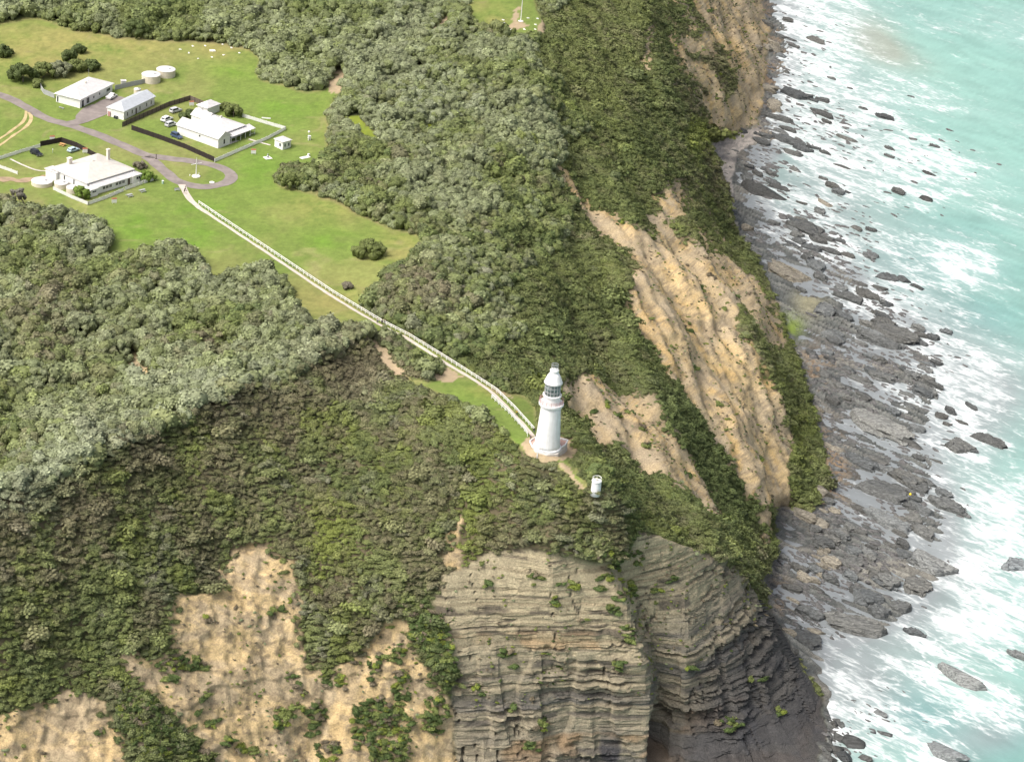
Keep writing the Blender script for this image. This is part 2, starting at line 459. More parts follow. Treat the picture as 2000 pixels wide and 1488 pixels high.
# shore beds: saw-tooth slabs
vv = VV + 5 * (fbm(UU / 26, VV / 14, 3, 61) - .5)
per = 4.4
ph = vv / per + 0.6 * fbm(UU / 9, VV / 5, 2, 62)
saw = ph - np.floor(ph)
ph2 = vv / 1.25 + 1.5 * fbm(UU / 5, VV / 3, 2, 66)
saw2 = ph2 - np.floor(ph2)
patch = fbm(UU / 22, VV / 10, 4, 63)
patch2 = fbm(UU / 6, VV / 2.6, 3, 64)
plat = sstep(-0.9, 0.25, ZB) * W_shore * sstep(4, 1.5, ZB)
sh = plat * (2.0 * (patch - .585) + .85 * (saw - .55) * sstep(.4, .6, patch) + 1.0 * (patch2 - .55))
sh = np.where(R_beach, 0.15, sh)
D[..., 2] += sh
D += N0 * ((W_shore < .5) * (1 - W_lawn) * (1 - W_sand) * (1 - W_strata) * (fbm(BX / 6, BY / 6, 3, 71) - .5) * 1.2)[..., None]
perp, alng = BX * .93 + BY * .36, BX * .36 - BY * .93
seaward = sstep(960, 1180, PX) * (1 - W_lawn) * (W_shore < .5) * (1 - W_strata) * sstep(2, 14, ZB)
D += N0 * (seaward * 11 * (fbm(perp / 13, alng / 60, 3, 72) - .5))[..., None]
D += N0 * (W_sand * seaward * 2.5 * (fbm(perp / 3.2, alng / 22, 3, 73) - .5))[..., None]
D += N0 * (W_sand * (PX < 950) * 1.7 * (fbm(BX / 3.4 + 1.2 * fbm(BX / 9, BY / 9, 2, 75), BY / 16 + ZB / 20, 3, 74) - .5))[..., None]
D += N0 * ((W_shore < .5) * (1 - W_lawn) * (1 - W_sand) * (1 - W_strata) * (1 - seaward) * sstep(.3, 1, blur(R_veg, 12)) * (fbm(BX / 16, BY / 16, 3, 76) - .5) * 3.6)[..., None]
PT = P0 + D
NT = normals(PT)

# colour of the ground itself
def C3(*c): return np.array(c, float)
def lerp(a, b, t): return a + (b - a) * t[..., None]
f1, f2, f3 = fbm(BX / 40, BY / 40, 4, 81), fbm(BX / 9, BY / 9, 4, 82), fbm(BX / 1.5, BY / 1.5, 3, 83)
def blob(cx, cy, rx, ry):
    return np.exp(-(((PX - cx) / rx) ** 2 + ((PY - cy) / ry) ** 2))
lawn = lerp(C3(.145, .20, .042), C3(.19, .212, .062), sstep(.40, .62, .5 * f1 + .5 * f2))
bright = blob(460, 135, 60, 25) + blob(300, 440, 110, 40) + blob(560, 210, 90, 30) + blob(420, 430, 90, 40) + blob(500, 330, 60, 40) + blob(640, 470, 70, 30) + .9 * blob(925, 775, 40, 20) + blob(1000, 850, 22, 18) + .7 * blob(350, 470, 90, 30)
lawn = lerp(lawn, C3(.125, .215, .028), np.clip(bright, 0, 1) * sstep(.25, .6, f2))
dry = blob(200, 80, 260, 45) + blob(790, 480, 60, 45) + blob(640, 590, 90, 35) + blob(640, 400, 80, 30) + blob(60, 120, 120, 40) + blob(440, 95, 40, 20) + blob(700, 250, 60, 60) + blob(960, 40, 60, 60) * .6 + blob(970, 765, 60, 15)
lawn = lerp(lawn, C3(.30, .25, .088), np.clip(dry, 0, 1) * sstep(.2, .65, f2 * .6 + f3 * .4) * .52)
worn = sstep(.018, .004, np.abs(fbm(BX / 30, BY / 30, 2, 95) - .5)) * sstep(.4, .6, f2)
lawn = lerp(lawn, C3(.27, .24, .11), worn * .45)
lawn = lawn * (0.80 + 0.40 * f3)[..., None] * (.88 + .24 * fbm(BX / 3.5, BY / 3.5, 3, 96))[..., None]
soil = lerp(C3(.06, .066, .028), C3(.12, .10, .058), sstep(.4, .65, f2))
sand = lerp(C3(.55, .415, .22), C3(.44, .35, .22), sstep(.42, .62, fbm(BX / 7, (BY + ZB) / 7, 4, 84)))
warm = sstep(.52, .66, fbm(BX / 5, (BY - ZB) / 3.5, 3, 86))
trk = np.abs(fbm(BX / 14 + ZB / 9, BY / 9, 3, 89) - .5)
sand = lerp(sand, C3(.62, .47, .26), sstep(.03, .008, trk) * .8)
sand = lerp(sand, C3(.30, .235, .155), sstep(.02, .006, np.abs(fbm(BX / 4, BY / 4 + ZB / 4, 3, 90) - .5)) * .5)
sand = lerp(sand, C3(.53, .375, .17), warm * np.clip((PX - 950) / 200, 0.25, 1))
sand = lerp(sand, C3(.26, .205, .13), sstep(.57, .68, fbm(BX / 1.7, (BY + ZB) / 1.7, 3, 85)) * .75)
eastgrey = sstep(.40, .60, fbm(UU / 16 + ZB / 5, VV / 5, 3, 88)) * (PX > 1050)
sand = lerp(sand, C3(.42, .35, .245), eastgrey * .55)
band = lay(zw / 1.7, 41); band2 = lay(zw / 0.55, 47)
stc = lerp(C3(.365, .315, .205), C3(.265, .225, .145), sstep(.45, .75, band2))
stc = lerp(stc, C3(.13, .11, .08), sstep(.56, .66, lay(zw / 0.8, 46)) * sstep(.42, .56, fbm(al / 5, zw / 1.2, 4, 50)))
stc = lerp(stc, C3(.36, .24, .12), sstep(.62, .72, lay(zw / 3.1, 48)) * sstep(.45, .6, fbm(BX / 12, BY / 12 + ZB / 9, 3, 49)) * sstep(44, 30, ZB))
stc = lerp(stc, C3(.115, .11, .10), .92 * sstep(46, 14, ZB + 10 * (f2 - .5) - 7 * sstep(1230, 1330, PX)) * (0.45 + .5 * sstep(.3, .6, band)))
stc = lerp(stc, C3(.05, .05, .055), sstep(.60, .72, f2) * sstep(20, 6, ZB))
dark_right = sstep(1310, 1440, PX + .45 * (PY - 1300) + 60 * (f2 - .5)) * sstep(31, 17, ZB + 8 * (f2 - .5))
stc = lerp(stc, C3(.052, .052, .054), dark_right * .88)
stc = lerp(stc, C3(.09, .08, .065), np.clip(joint, 0, 1) * .6)
stc = stc * (0.78 + .44 * f3)[..., None] * (.86 + .28 * fbm(al / 3, zw / .6, 3, 36))[..., None]
rock = lerp(C3(.092, .10, .096), C3(.195, .20, .182), sstep(.35, .6, patch) * sstep(.3, .75, saw) * .8 + .2 * f3)
rock = lerp(rock, C3(.28, .265, .225), sstep(.55, .68, fbm(UU / 30, VV / 16, 3, 91)) * .6)
rock = rock * (0.75 + .5 * f3)[..., None] * (0.8 + .35 * saw2)[..., None]
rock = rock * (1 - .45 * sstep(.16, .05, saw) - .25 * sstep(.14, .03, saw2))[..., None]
nearcliff = blob(1500, 170, 70, 120) + blob(1600, 950, 60, 60) + blob(1590, 720, 45, 45) + blob(1620, 880, 30, 60) + .7 * blob(1520, 1170, 30, 50) + .6 * blob(1470, 40, 60, 70)
rock = lerp(rock, C3(.33, .21, .105), np.clip(nearcliff, 0, 1) * .6 * sstep(.47, .62, f2 * .5 + f3 * .5))
rock = lerp(rock, C3(.20, .27, .05), np.clip(blob(1545, 640, 22, 22) + .7 * blob(1395, 262, 20, 20), 0, 1) * sstep(.35, .55, f2))
pale = blob(1580, 590, 28, 28)
rock = lerp(rock, C3(.34, .32, .20), np.clip(pale, 0, 1) * .8)
wet = sstep(0.55, 0.05, PT[..., 2])
rock = lerp(rock, rock * .75, wet)
rock = np.where(R_beach[..., None], lerp(C3(.40, .365, .32), C3(.26, .24, .22), sstep(.4, .62, f3)), rock)
trail = lerp(C3(.40, .30, .20), C3(.33, .27, .16), f3)
col = soil.copy()
col = lerp(col, sand, W_sand)
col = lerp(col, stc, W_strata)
wl = blur(R_lawn, 2)
col = lerp(col, lawn, wl)
edge = blur(R_lawn | R_trail, 10)
col = np.where((R_lawn)[..., None], lerp(C3(.26, .23, .10), col, .35 + .65 * sstep(.52, .85, edge)), col)
col = np.where(R_trail[..., None], trail, col)
col = np.where(R_yel[..., None], lerp(C3(.22, .25, .03), C3(.15, .2, .03), f3), col)
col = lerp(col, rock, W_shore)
cover = blur(R_veg, 2)

m_ground, t, b = new_mat("ground_cover")
at_c = nd(t, "ShaderNodeVertexColor", layer_name="tint")
at_r = nd(t, "ShaderNodeAttribute", attribute_name="rocky")
at_g = nd(t, "ShaderNodeAttribute", attribute_name="gloss")
geo = nd(t, "ShaderNodeNewGeometry")
nA = noise_node(t, geo.outputs["Position"], 2.2, 6, .65)
nB = noise_node(t, geo.outputs["Position"], 0.7, 5, .6)
rA = ramp(t, nA.outputs[0], .3, .72, (.62, .62, .62, 1), (1.25, 1.25, 1.25, 1))
rB = ramp(t, nB.outputs[0], .3, .7, (.86, .86, .86, 1), (1.1, 1.1, 1.1, 1))
cmul = mixc(t, 1.0, at_c.outputs[0], rB.outputs[0], 'MULTIPLY')
cfine = mixc(t, 1.0, cmul, rA.outputs[0], 'MULTIPLY')
fac = nd(t, "ShaderNodeMath", operation='MULTIPLY_ADD'); fac.inputs[1].default_value = .65; fac.inputs[2].default_value = .3
t.links.new(at_r.outputs["Fac"], fac.inputs[0])
cend = mixc(t, fac.outputs[0], cmul, cfine)
t.links.new(cend, b.inputs["Base Color"])
rg = nd(t, "ShaderNodeMapRange"); rg.inputs[3].default_value = .92; rg.inputs[4].default_value = .35
t.links.new(at_g.outputs["Fac"], rg.inputs[0]); t.links.new(rg.outputs[0], b.inputs["Roughness"])
b.inputs["Specular IOR Level"].default_value = .25
bp = nd(t, "ShaderNodeBump"); bp.inputs["Distance"].default_value = .5
t.links.new(nA.outputs[0], bp.inputs["Height"])
mb = nd(t, "ShaderNodeMath", operation='MULTIPLY'); mb.inputs[1].default_value = .75
t.links.new(at_r.outputs["Fac"], mb.inputs[0]); t.links.new(mb.outputs[0], bp.inputs["Strength"])
t.links.new(bp.outputs[0], b.inputs["Normal"])
rocky = np.clip(W_sand + W_strata + W_shore, 0, 1)
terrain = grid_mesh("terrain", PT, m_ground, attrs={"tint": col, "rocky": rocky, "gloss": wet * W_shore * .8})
_fl = (W_strata > .5)[:-1, :-1].reshape(-1)        # broken rock is faceted, turf and earth are not
terrain.data.polygons.foreach_set("use_smooth", ~_fl)
tag(terrain, "grassy headland falling in scrub and bare cliffs to the shore", "ground", kind="structure")

def at(px, py, dz=0.0):
    """point of the finished relief seen at a photo pixel"""
    px = np.asarray(px, float); py = np.asarray(py, float)
    ix = np.clip(np.searchsorted(XS, px) - 1, 0, len(XS) - 2); iy = np.clip(np.searchsorted(YS, py) - 1, 0, len(YS) - 2)
    fx = ((px - XS[ix]) / (XS[ix + 1] - XS[ix]))[..., None]; fy = ((py - YS[iy]) / (YS[iy + 1] - YS[iy]))[..., None]
    p = (PT[iy, ix] * (1 - fx) + PT[iy, ix + 1] * fx) * (1 - fy) + (PT[iy + 1, ix] * (1 - fx) + PT[iy + 1, ix + 1] * fx) * fy
    p = p.copy(); p[..., 2] += dz
    return p
def atv(px, py, dz=0.0):
    return Vector(at(px, py, dz).tolist())

# ------------------------------------------------------------------ rocks of the shore, largest first in each reach
R_LIST = [  # photo x, y, length, height (px), kind s slab / b boulder, tone, own label
    (1538, 38, 26, 12, 's', .09, ''), (1496, 45, 34, 9, 's', .09, ''), (1552, 182, 78, 20, 's', .065, 'long black ribbed slab lying across the surf below the orange point'), (1587, 196, 30, 8, 's', .08, ''), (1611, 198, 15, 8, 'b', .07, ''),
    (1608, 224, 64, 11, 's', .07, ''), (1685, 212, 19, 8, 'b', .07, ''), (1725, 227, 38, 13, 's', .055, 'black whale-backed slab standing alone in the far surf'), (1524, 232, 70, 11, 's', .09, ''), (1545, 276, 72, 17, 's', .085, 'dark slab of parallel ridges running out from the pebble cove'), (1566, 290, 50, 12, 's', .08, ''),
    (1541, 254, 40, 9, 's', .08, ''), (1590, 289, 30, 8, 's', .08, ''), (1610, 298, 26, 8, 's', .08, ''), (1645, 325, 27, 8, 'b', .07, ''), (1554, 332, 26, 10, 'b', .14, ''), (1464, 326, 22, 9, 's', .07, ''), (1480, 340, 30, 9, 's', .07, ''), (1492, 330, 16, 8, 'b', .07, ''), (1625, 362, 40, 13, 's', .085, ''), (1655, 376, 13, 8, 'b', .05, ''),
    (1488, 374, 84, 28, 'b', .055, 'huge black hump of rock at the foot of the cove'), (1520, 366, 44, 10, 's', .07, ''), (1611, 397, 36, 11, 'b', .19, 'pale grey rounded rock in the white shallows off the cove'), (1814, 340, 27, 10, 'b', .05, 'black rock out in the surf beside the widest foam patch'), (1807, 387, 29, 14, 'b', .045, 'double-humped black rock alone in turquoise water'), (1828, 287, 22, 6, 's', .08, ''), (1736, 290, 22, 8, 's', .09, ''), (1737, 306, 24, 7, 's', .09, ''),
    (1576, 445, 80, 34, 's', .085, 'broad tilted slab of many dark ribs just below the cove'), (1566, 397, 24, 6, 's', .08, ''), (1704, 450, 24, 8, 's', .07, ''), (1625, 154, 20, 6, 's', .1, ''), (1660, 173, 11, 6, 'b', .08, ''), (1780, 189, 15, 6, 'b', .09, ''), (1524, 70, 36, 6, 's', .09, ''), (1545, 77, 19, 8, 'b', .08, ''), (1512, 95, 32, 15, 'b', .16, ''),
    (1536, 140, 15, 9, 'b', .13, ''), (1552, 91, 26, 7, 's', .09, ''), (1583, 483, 40, 12, 's', .08, ''), (1560, 470, 30, 12, 's', .09, ''), (1600, 470, 40, 12, 's', .08, ''), (1625, 492, 46, 10, 's', .08, ''), (1575, 502, 26, 12, 's', .08, ''), (1640, 470, 22, 8, 's', .08, ''), (1655, 498, 30, 9, 's', .08, ''),
    (1732, 540, 40, 18, 's', .085, ''), (1764, 546, 30, 17, 'b', .07, ''), (1790, 559, 28, 11, 'b', .055, ''), (1697, 576, 54, 18, 's', .08, ''), (1660, 581, 64, 22, 's', .09, 'long dark ribbed reef reaching into the surf above the green ledge'), (1730, 595, 16, 13, 'b', .07, ''), (1611, 600, 44, 38, 's', .14, ''), (1594, 518, 50, 22, 's', .12, ''), (1540, 532, 90, 36, 's', .17, 'wide flat grey shelf of rock at the foot of the orange cliff'),
    (1737, 643, 104, 34, 's', .10, 'largest dark ribbed shelf at the edge of the surf'), (1727, 669, 92, 20, 's', .10, ''), (1825, 660, 26, 13, 's', .07, ''), (1800, 655, 30, 10, 's', .08, ''), (1622, 699, 24, 10, 'b', .06, 'small black rock on the grey shelf below the green ledge'), (1702, 697, 38, 13, 's', .13, ''), (1720, 707, 22, 10, 's', .12, ''), (1734, 734, 36, 9, 's', .08, ''), (1764, 720, 19, 11, 'b', .07, ''), (1821, 749, 46, 9, 's', .08, ''),
    (1811, 763, 62, 14, 's', .12, ''), (1687, 777, 17, 10, 'b', .07, ''), (1713, 822, 140, 44, 's', .20, 'very wide smooth pale shelf in the middle of the rock flats'), (1930, 858, 70, 18, 's', .075, 'long black rock lying farthest out in the white water'), (1874, 868, 58, 32, 's', .12, 'jagged brown outcrop at the surf edge beside the long black rock'), (1898, 880, 30, 10, 's', .09, ''), (1898, 795, 34, 8, 's', .07, ''), (1856, 805, 24, 7, 's', .07, ''), (1849, 828, 20, 7, 's', .08, ''), (1880, 826, 26, 6, 's', .07, ''),
    (1769, 930, 78, 28, 's', .11, ''), (1723, 952, 96, 40, 's', .10, 'dark oval shelf with a stepped edge near the yellow speck'), (1841, 961, 40, 15, 's', .12, ''), (1849, 984, 84, 30, 's', .12, 'stepped brown slab at the surf edge below the oval shelf'), (1692, 905, 62, 15, 's', .11, ''), (1734, 1017, 110, 28, 's', .17, ''), (1804, 1038, 54, 22, 's', .13, ''), (1818, 1097, 104, 34, 's', .19, 'smooth tapering shelf pointing at the white breakers'), (1667, 1094, 36, 26, 's', .11, ''),
    (1730, 1129, 54, 26, 's', .15, ''), (1790, 1136, 54, 40, 's', .13, ''), (1699, 1164, 58, 36, 's', .10, ''), (1716, 1192, 40, 24, 's', .10, ''), (1762, 1185, 38, 26, 's', .11, ''), (1685, 1222, 116, 38, 's', .14, 'long pointed slab running down to the bay beside the dark cliff'), (1580, 1195, 62, 18, 's', .11, ''), (1569, 1241, 74, 32, 's', .075, 'rough black mound of slabs at the foot of the banded cliff'), (1783, 1234, 42, 15, 's', .10, ''),
    (1881, 1325, 94, 36, 'b', .22, 'big smooth grey rock ringed by foam'), (1846, 1468, 68, 38, 'b', .20, 'grey-brown rounded rock awash at the bottom right'), (1664, 1446, 48, 30, 'b', .055, 'largest black boulder at the foot of the dark cliff'), (1632, 1462, 34, 24, 'b', .06, ''), (1650, 1476, 40, 22, 'b', .055, ''), (1612, 1455, 26, 20, 'b', .06, ''), (1618, 1480, 32, 18, 'b', .06, ''), (1640, 1440, 24, 16, 'b', .06, ''), (1690, 1478, 26, 16, 'b', .07, ''), (1629, 1412, 17, 15, 'b', .07, ''), (1730, 1433, 27, 11, 'b', .08, ''), (1720, 1391, 27, 14, 'b', .14, ''), (1706, 1430, 12, 8, 'b', .06, ''),
    (1986, 1279, 46, 15, 's', .16, ''), (1548, 1272, 24, 13, 's', .08, ''), (1986, 1100, 40, 40, 's', .22, ''), (1610, 350, 20, 6, 's', .1, ''), (1497, 170, 34, 20, 'b', .20, ''), (1510, 200, 30, 20, 'b', .21, ''), (1514, 212, 26, 16, 'b', .19, ''), (1494, 90, 26, 14, 'b', .21, ''), (1478, 90, 18, 10, 'b', .2, ''), (1525, 108, 20, 12, 'b', .15, ''), (1432, 412, 14, 14, 'b', .15, ''), (1450, 255, 16, 12, 'b', .07, ''), (1476, 260, 8, 9, 'b', .06, ''),
    (1640, 880, 24, 10, 'b', .16, ''), (1565, 1000, 60, 22, 'b', .17, ''), (1605, 960, 40, 24, 'b', .16, ''), (1620, 940, 30, 18, 'b', .17, ''), (1655, 780, 20, 10, 's', .1, ''), (1640, 1040, 40, 12, 's', .12, ''), (1600, 1060, 40, 14, 's', .1, ''), (1620, 1130, 40, 16, 's', .1, ''), (1560, 1110, 46, 14, 's', .09, ''), (1550, 1150, 40, 12, 's', .1, '')]


# ------------------------------------------------------------------ sea
SXS = nonuni([(-600, 1200, 100), (1200, 2160, 4), (2160, 3001, 60)])
SYS = nonuni([(-1000, -200, 40), (-200, 1560, 4), (1560, 2300, 60)])
SPX, SPY = np.meshgrid(SXS, SYS)
SX, SY = unproject(SPX, SPY, 0.0)
su, sv = (SX * 0.77 - SY * 0.64), (SX * 0.64 + SY * 0.77)
def sblob(cx, cy, rx, ry, ang=0.0):
    c, s = math.cos(math.radians(ang)), math.sin(math.radians(ang))
    dx, dy = SPX - cx, SPY - cy
    return np.exp(-(((c * dx + s * dy) / rx) ** 2 + ((-s * dx + c * dy) / ry) ** 2))
inframe = sstep(9000, 3000, np.abs(SPX - 1700)) * sstep(3000, 1700, SPY)
FO = [(1570, 60, 90, 100, 0, .75), (1620, 20, 120, 50, 0, .55), (1640, 150, 130, 70, 15, .55), (1600, 240, 120, 60, 15, .42), (1740, 190, 170, 22, 12, .35), (1810, 180, 90, 18, 20, .4), (1800, 300, 110, 38, 20, .85), (1760, 350, 200, 40, 10, .5),
      (1650, 340, 120, 60, 12, .4), (1880, 518, 58, 34, 8, 1.5), (1700, 480, 160, 60, 12, .38), (1560, 420, 80, 50, 10, .3), (1800, 590, 120, 20, 10, .25), (1740, 590, 100, 40, 10, .5), (1860, 700, 150, 60, 25, .45), (1900, 780, 140, 60, 15, .5), (1810, 760, 60, 60, 0, .5),
      (1880, 900, 130, 60, 15, .5), (1960, 1000, 60, 50, 0, .75), (1985, 980, 60, 40, 0, .8), (1950, 1110, 80, 100, -20, 1.0), (1915, 1140, 40, 90, 15, .8), (1980, 1230, 120, 60, 10, .7), (1880, 1230, 110, 40, -15, .7), (1850, 1290, 140, 50, 10, .45), (1900, 1370, 120, 45, 15, .8), (1960, 1400, 60, 40, 30, .6),
      (1690, 1240, 90, 30, 0, .3), (1640, 1330, 60, 60, 30, .45), (1700, 1400, 90, 70, 25, .6), (1760, 1460, 80, 50, 10, .5), (1850, 1460, 60, 40, 0, .45), (1650, 1390, 70, 50, 0, .45), (1960, 70, 110, 20, 15, .3), (1990, 40, 80, 20, 15, .3), (1830, 55, 30, 10, 0, .3), (1940, 330, 60, 14, 15, .2), (1980, 430, 60, 16, 20, .35), (1950, 690, 90, 40, 25, .35), (1850, 470, 120, 30, 15, .15), (1930, 560, 100, 16, 12, .25)]
foam = 1.0 * sum(a * sblob(cx, cy, rx, ry, an) for cx, cy, rx, ry, an, a in FO)
foam = foam + .16 * sblob(1720, 700, 200, 900)
base_f = .10 * (fbm(su / 30, sv / 14, 3, 101) - .5)
foam = foam + base_f
for x, y, L, H, kd, tone, lab in R_LIST:            # white water round the rocks that stand in the sea
    if x > np.interp(y, [q[1] for q in PLAT_OUT], [q[0] for q in PLAT_OUT]) - 40:
        sel = (np.abs(SPX - x) < 2.5 * L + 30) & (np.abs(SPY - y) < 3 * H + 30)
        foam[sel] += (.38 * sblob(x + 3, y + H * .2, L * .75 + 6, H * .8 + 5, 8))[sel]
foam = foam * sstep(5000, 2500, np.abs(SPX - 1700)) + 0.0
# water over the rock platform is thin and grey; off the ledge it is turquoise
zb_s = np.where(SPX > 900, zbase(SPX, SPY), 5)
off = sstep(-0.2, -2.2, zb_s)
f_w = fbm(su / 40, sv / 18, 4, 111); f_w2 = fbm(su / 7, sv / 2.4, 4, 112)
turq = lerp(C3(.205, .365, .322), C3(.170, .322, .288), sstep(.3, .7, f_w))
pale_t = sblob(1850, 150, 230, 160) + .5 * sblob(1950, 350, 150, 90)
turq = lerp(turq, C3(.22, .39, .335), np.clip(pale_t, 0, 1) * .8)
turq = lerp(turq, C3(.075, .225, .225), np.clip(sblob(1780, 1390, 90, 60, 25) + sblob(1960, 1440, 120, 50) * .8 + .4 * sblob(1800, 520, 150, 60) + .5 * sblob(1900, 620, 120, 40), 0, 1) * .75)
turq = lerp(turq, C3(.30, .285, .22), np.clip(sblob(1705, 75, 60, 40, 35) + .6 * sblob(1750, 110, 70, 25, 20), 0, 1) * .7)
grey = lerp(C3(.155, .17, .178), C3(.22, .235, .24), f_w)
greymix = np.clip(sblob(1650, 1330, 110, 90, 30) + .8 * sblob(1780, 1150, 120, 110) + .8 * sblob(1700, 1000, 160, 250) + .7 * sblob(1600, 450, 130, 120) + .8 * sblob(1850, 720, 140, 100, 30) + .75 * sblob(1930, 1440, 80, 40) + .6 * sblob(1850, 840, 130, 60) + .6 * sblob(1950, 760, 90, 60) + .5 * sblob(1650, 250, 100, 90), 0, 1)
wcol = lerp(grey, turq, np.clip(off * (1 - greymix * .85), 0, 1))
wcol = wcol * (0.86 + .28 * f_w2)[..., None]
foam = np.where(foam > .5, .5 + .42 * (1 - np.exp(-(foam - .5) / .42)), foam)
fz = np.clip(foam, 0, 1)
wcol = lerp(wcol, C3(.38, .44, .44), fz * .6 * (.5 + .5 * f_w2))
wcol = lerp(wcol, wcol * .82, (1 - fz) * sstep(.5, .62, fbm(su / 16, sv / 5, 3, 131)) * .6)
swell = 0.35 * (fbm(su / 12, sv / 6, 3, 121) - .5) + .16 * (fbm(su / 3, sv / 2, 2, 122) - .5)
near = sstep(6000, 2600, np.abs(SPX)) * off
SZ = swell * near + np.clip(foam, 0, 1.4) * .35 * near * (fbm(su / 5, sv / 3, 3, 123))
m_sea, t, b = new_mat("sea_water")
at_c = nd(t, "ShaderNodeVertexColor", layer_name="tint")
at_f = nd(t, "ShaderNodeAttribute", attribute_name="foam")
geo = nd(t, "ShaderNodeNewGeometry")
mp = nd(t, "ShaderNodeMapping"); mp.inputs["Rotation"].default_value = (0, 0, math.radians(40))
t.links.new(geo.outputs["Position"], mp.inputs[0])
mp2 = nd(t, "ShaderNodeMapping"); mp2.inputs["Scale"].default_value = (.4, 1.0, 1.0)
t.links.new(mp.outputs[0], mp2.inputs[0])
wn_ = noise_node(t, mp2.outputs[0], .12, 3)
wv = nd(t, "ShaderNodeVectorMath", operation='MULTIPLY_ADD'); wv.inputs[1].default_value = (5, 5, 5)
t.links.new(wn_.outputs[1], wv.inputs[0]); t.links.new(mp2.outputs[0], wv.inputs[2])
n1 = noise_node(t, wv.outputs[0], .18, 9, .62)
n2 = noise_node(t, wv.outputs[0], .9, 6, .62)
vor = nd(t, "ShaderNodeTexVoronoi", feature='DISTANCE_TO_EDGE'); vor.inputs["Scale"].default_value = .42
t.links.new(wv.outputs[0], vor.inputs["Vector"])
lace = ramp(t, vor.outputs["Distance"], 0.0, .22, (1, 1, 1, 1), (0, 0, 0, 1))
def mth(op, a, b_=None, c_2=None, clamp=False):
    m_ = nd(t, "ShaderNodeMath", operation=op, use_clamp=clamp)
    for i, v in enumerate((a, b_, c_2)):
        if v is None: continue
        if isinstance(v, bpy.types.NodeSocket): t.links.new(v, m_.inputs[i])
        else: m_.inputs[i].default_value = v
    return m_.outputs[0]
s0 = mth('MULTIPLY_ADD', n1.outputs[0], 2.6, -2.0)
s1 = mth('MULTIPLY_ADD', n2.outputs[0], 1.25, mth('ADD', s0, -.29))
s2 = mth('MULTIPLY_ADD', lace.outputs[0], .30, mth('ADD', s1, -.05))
s3 = mth('MULTIPLY_ADD', at_f.outputs["Fac"], .9, s2)
fm = nd(t, "ShaderNodeMapRange", interpolation_type='SMOOTHSTEP'); fm.inputs[1].default_value = .05; fm.inputs[2].default_value = .92
t.links.new(s3, fm.inputs[0])
fcol = ramp(t, n2.outputs[0], .3, .7, (.46, .52, .52, 1), (.74, .76, .76, 1))
ccol = mixc(t, fm.outputs[0], at_c.outputs[0], fcol.outputs[0])
t.links.new(ccol, b.inputs["Base Color"])
rr = nd(t, "ShaderNodeMapRange"); rr.inputs[3].default_value = .3; rr.inputs[4].default_value = .8
t.links.new(fm.outputs[0], rr.inputs[0]); t.links.new(rr.outputs[0], b.inputs["Roughness"])
b.inputs["IOR"].default_value = 1.33
b.inputs["Specular IOR Level"].default_value = .3
nw = noise_node(t, mp2.outputs[0], 1.3, 5, .6)
bp = nd(t, "ShaderNodeBump"); bp.inputs["Strength"].default_value = .35; bp.inputs["Distance"].default_value = .3
hsum = mth('MULTIPLY_ADD', fm.outputs[0], .8, nw.outputs[0])
t.links.new(hsum, bp.inputs["Height"]); t.links.new(bp.outputs[0], b.inputs["Normal"])
SP = np.pad(np.stack([SX, SY, SZ], -1), ((1, 1), (1, 1), (0, 0)), mode='edge')      # open water out to the horizon
ctr = SP.reshape(-1, 3).mean(0)
ring = np.ones(SP.shape[:2], bool); ring[1:-1, 1:-1] = False
SP[ring] = np.where(np.arange(3) < 2, ctr + (SP[ring] - ctr) * 25, 0.0)
sea = grid_mesh("sea", SP, m_sea, attrs={"tint": np.pad(wcol, ((1, 1), (1, 1), (0, 0)), mode='edge'), "foam": np.pad(foam, 1, mode='constant')})
tag(sea, "turquoise sea breaking in white foam over grey rock shelves", "sea", kind="structure")
# ------------------------------------------------------------------ scrub: every plant shape is a lumpy dome of twigs with leaf clumps standing off it
def leaf_mat(name):
    m, t, b = new_mat(name)
    a = nd(t, "ShaderNodeAttribute", attribute_name="tint", attribute_type='INSTANCER')
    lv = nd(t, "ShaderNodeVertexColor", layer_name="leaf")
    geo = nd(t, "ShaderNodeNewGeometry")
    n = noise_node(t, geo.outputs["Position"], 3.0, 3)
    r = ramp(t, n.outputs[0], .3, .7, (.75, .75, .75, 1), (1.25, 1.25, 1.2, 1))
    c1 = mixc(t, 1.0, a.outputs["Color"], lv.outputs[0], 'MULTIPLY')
    c2 = mixc(t, 1.0, c1, r.outputs[0], 'MULTIPLY')
    t.links.new(c2, b.inputs["Base Color"])
    b.inputs["Roughness"].default_value = .7
    b.inputs["Specular IOR Level"].default_value = .25
    return m
M_leaf = leaf_mat("foliage")

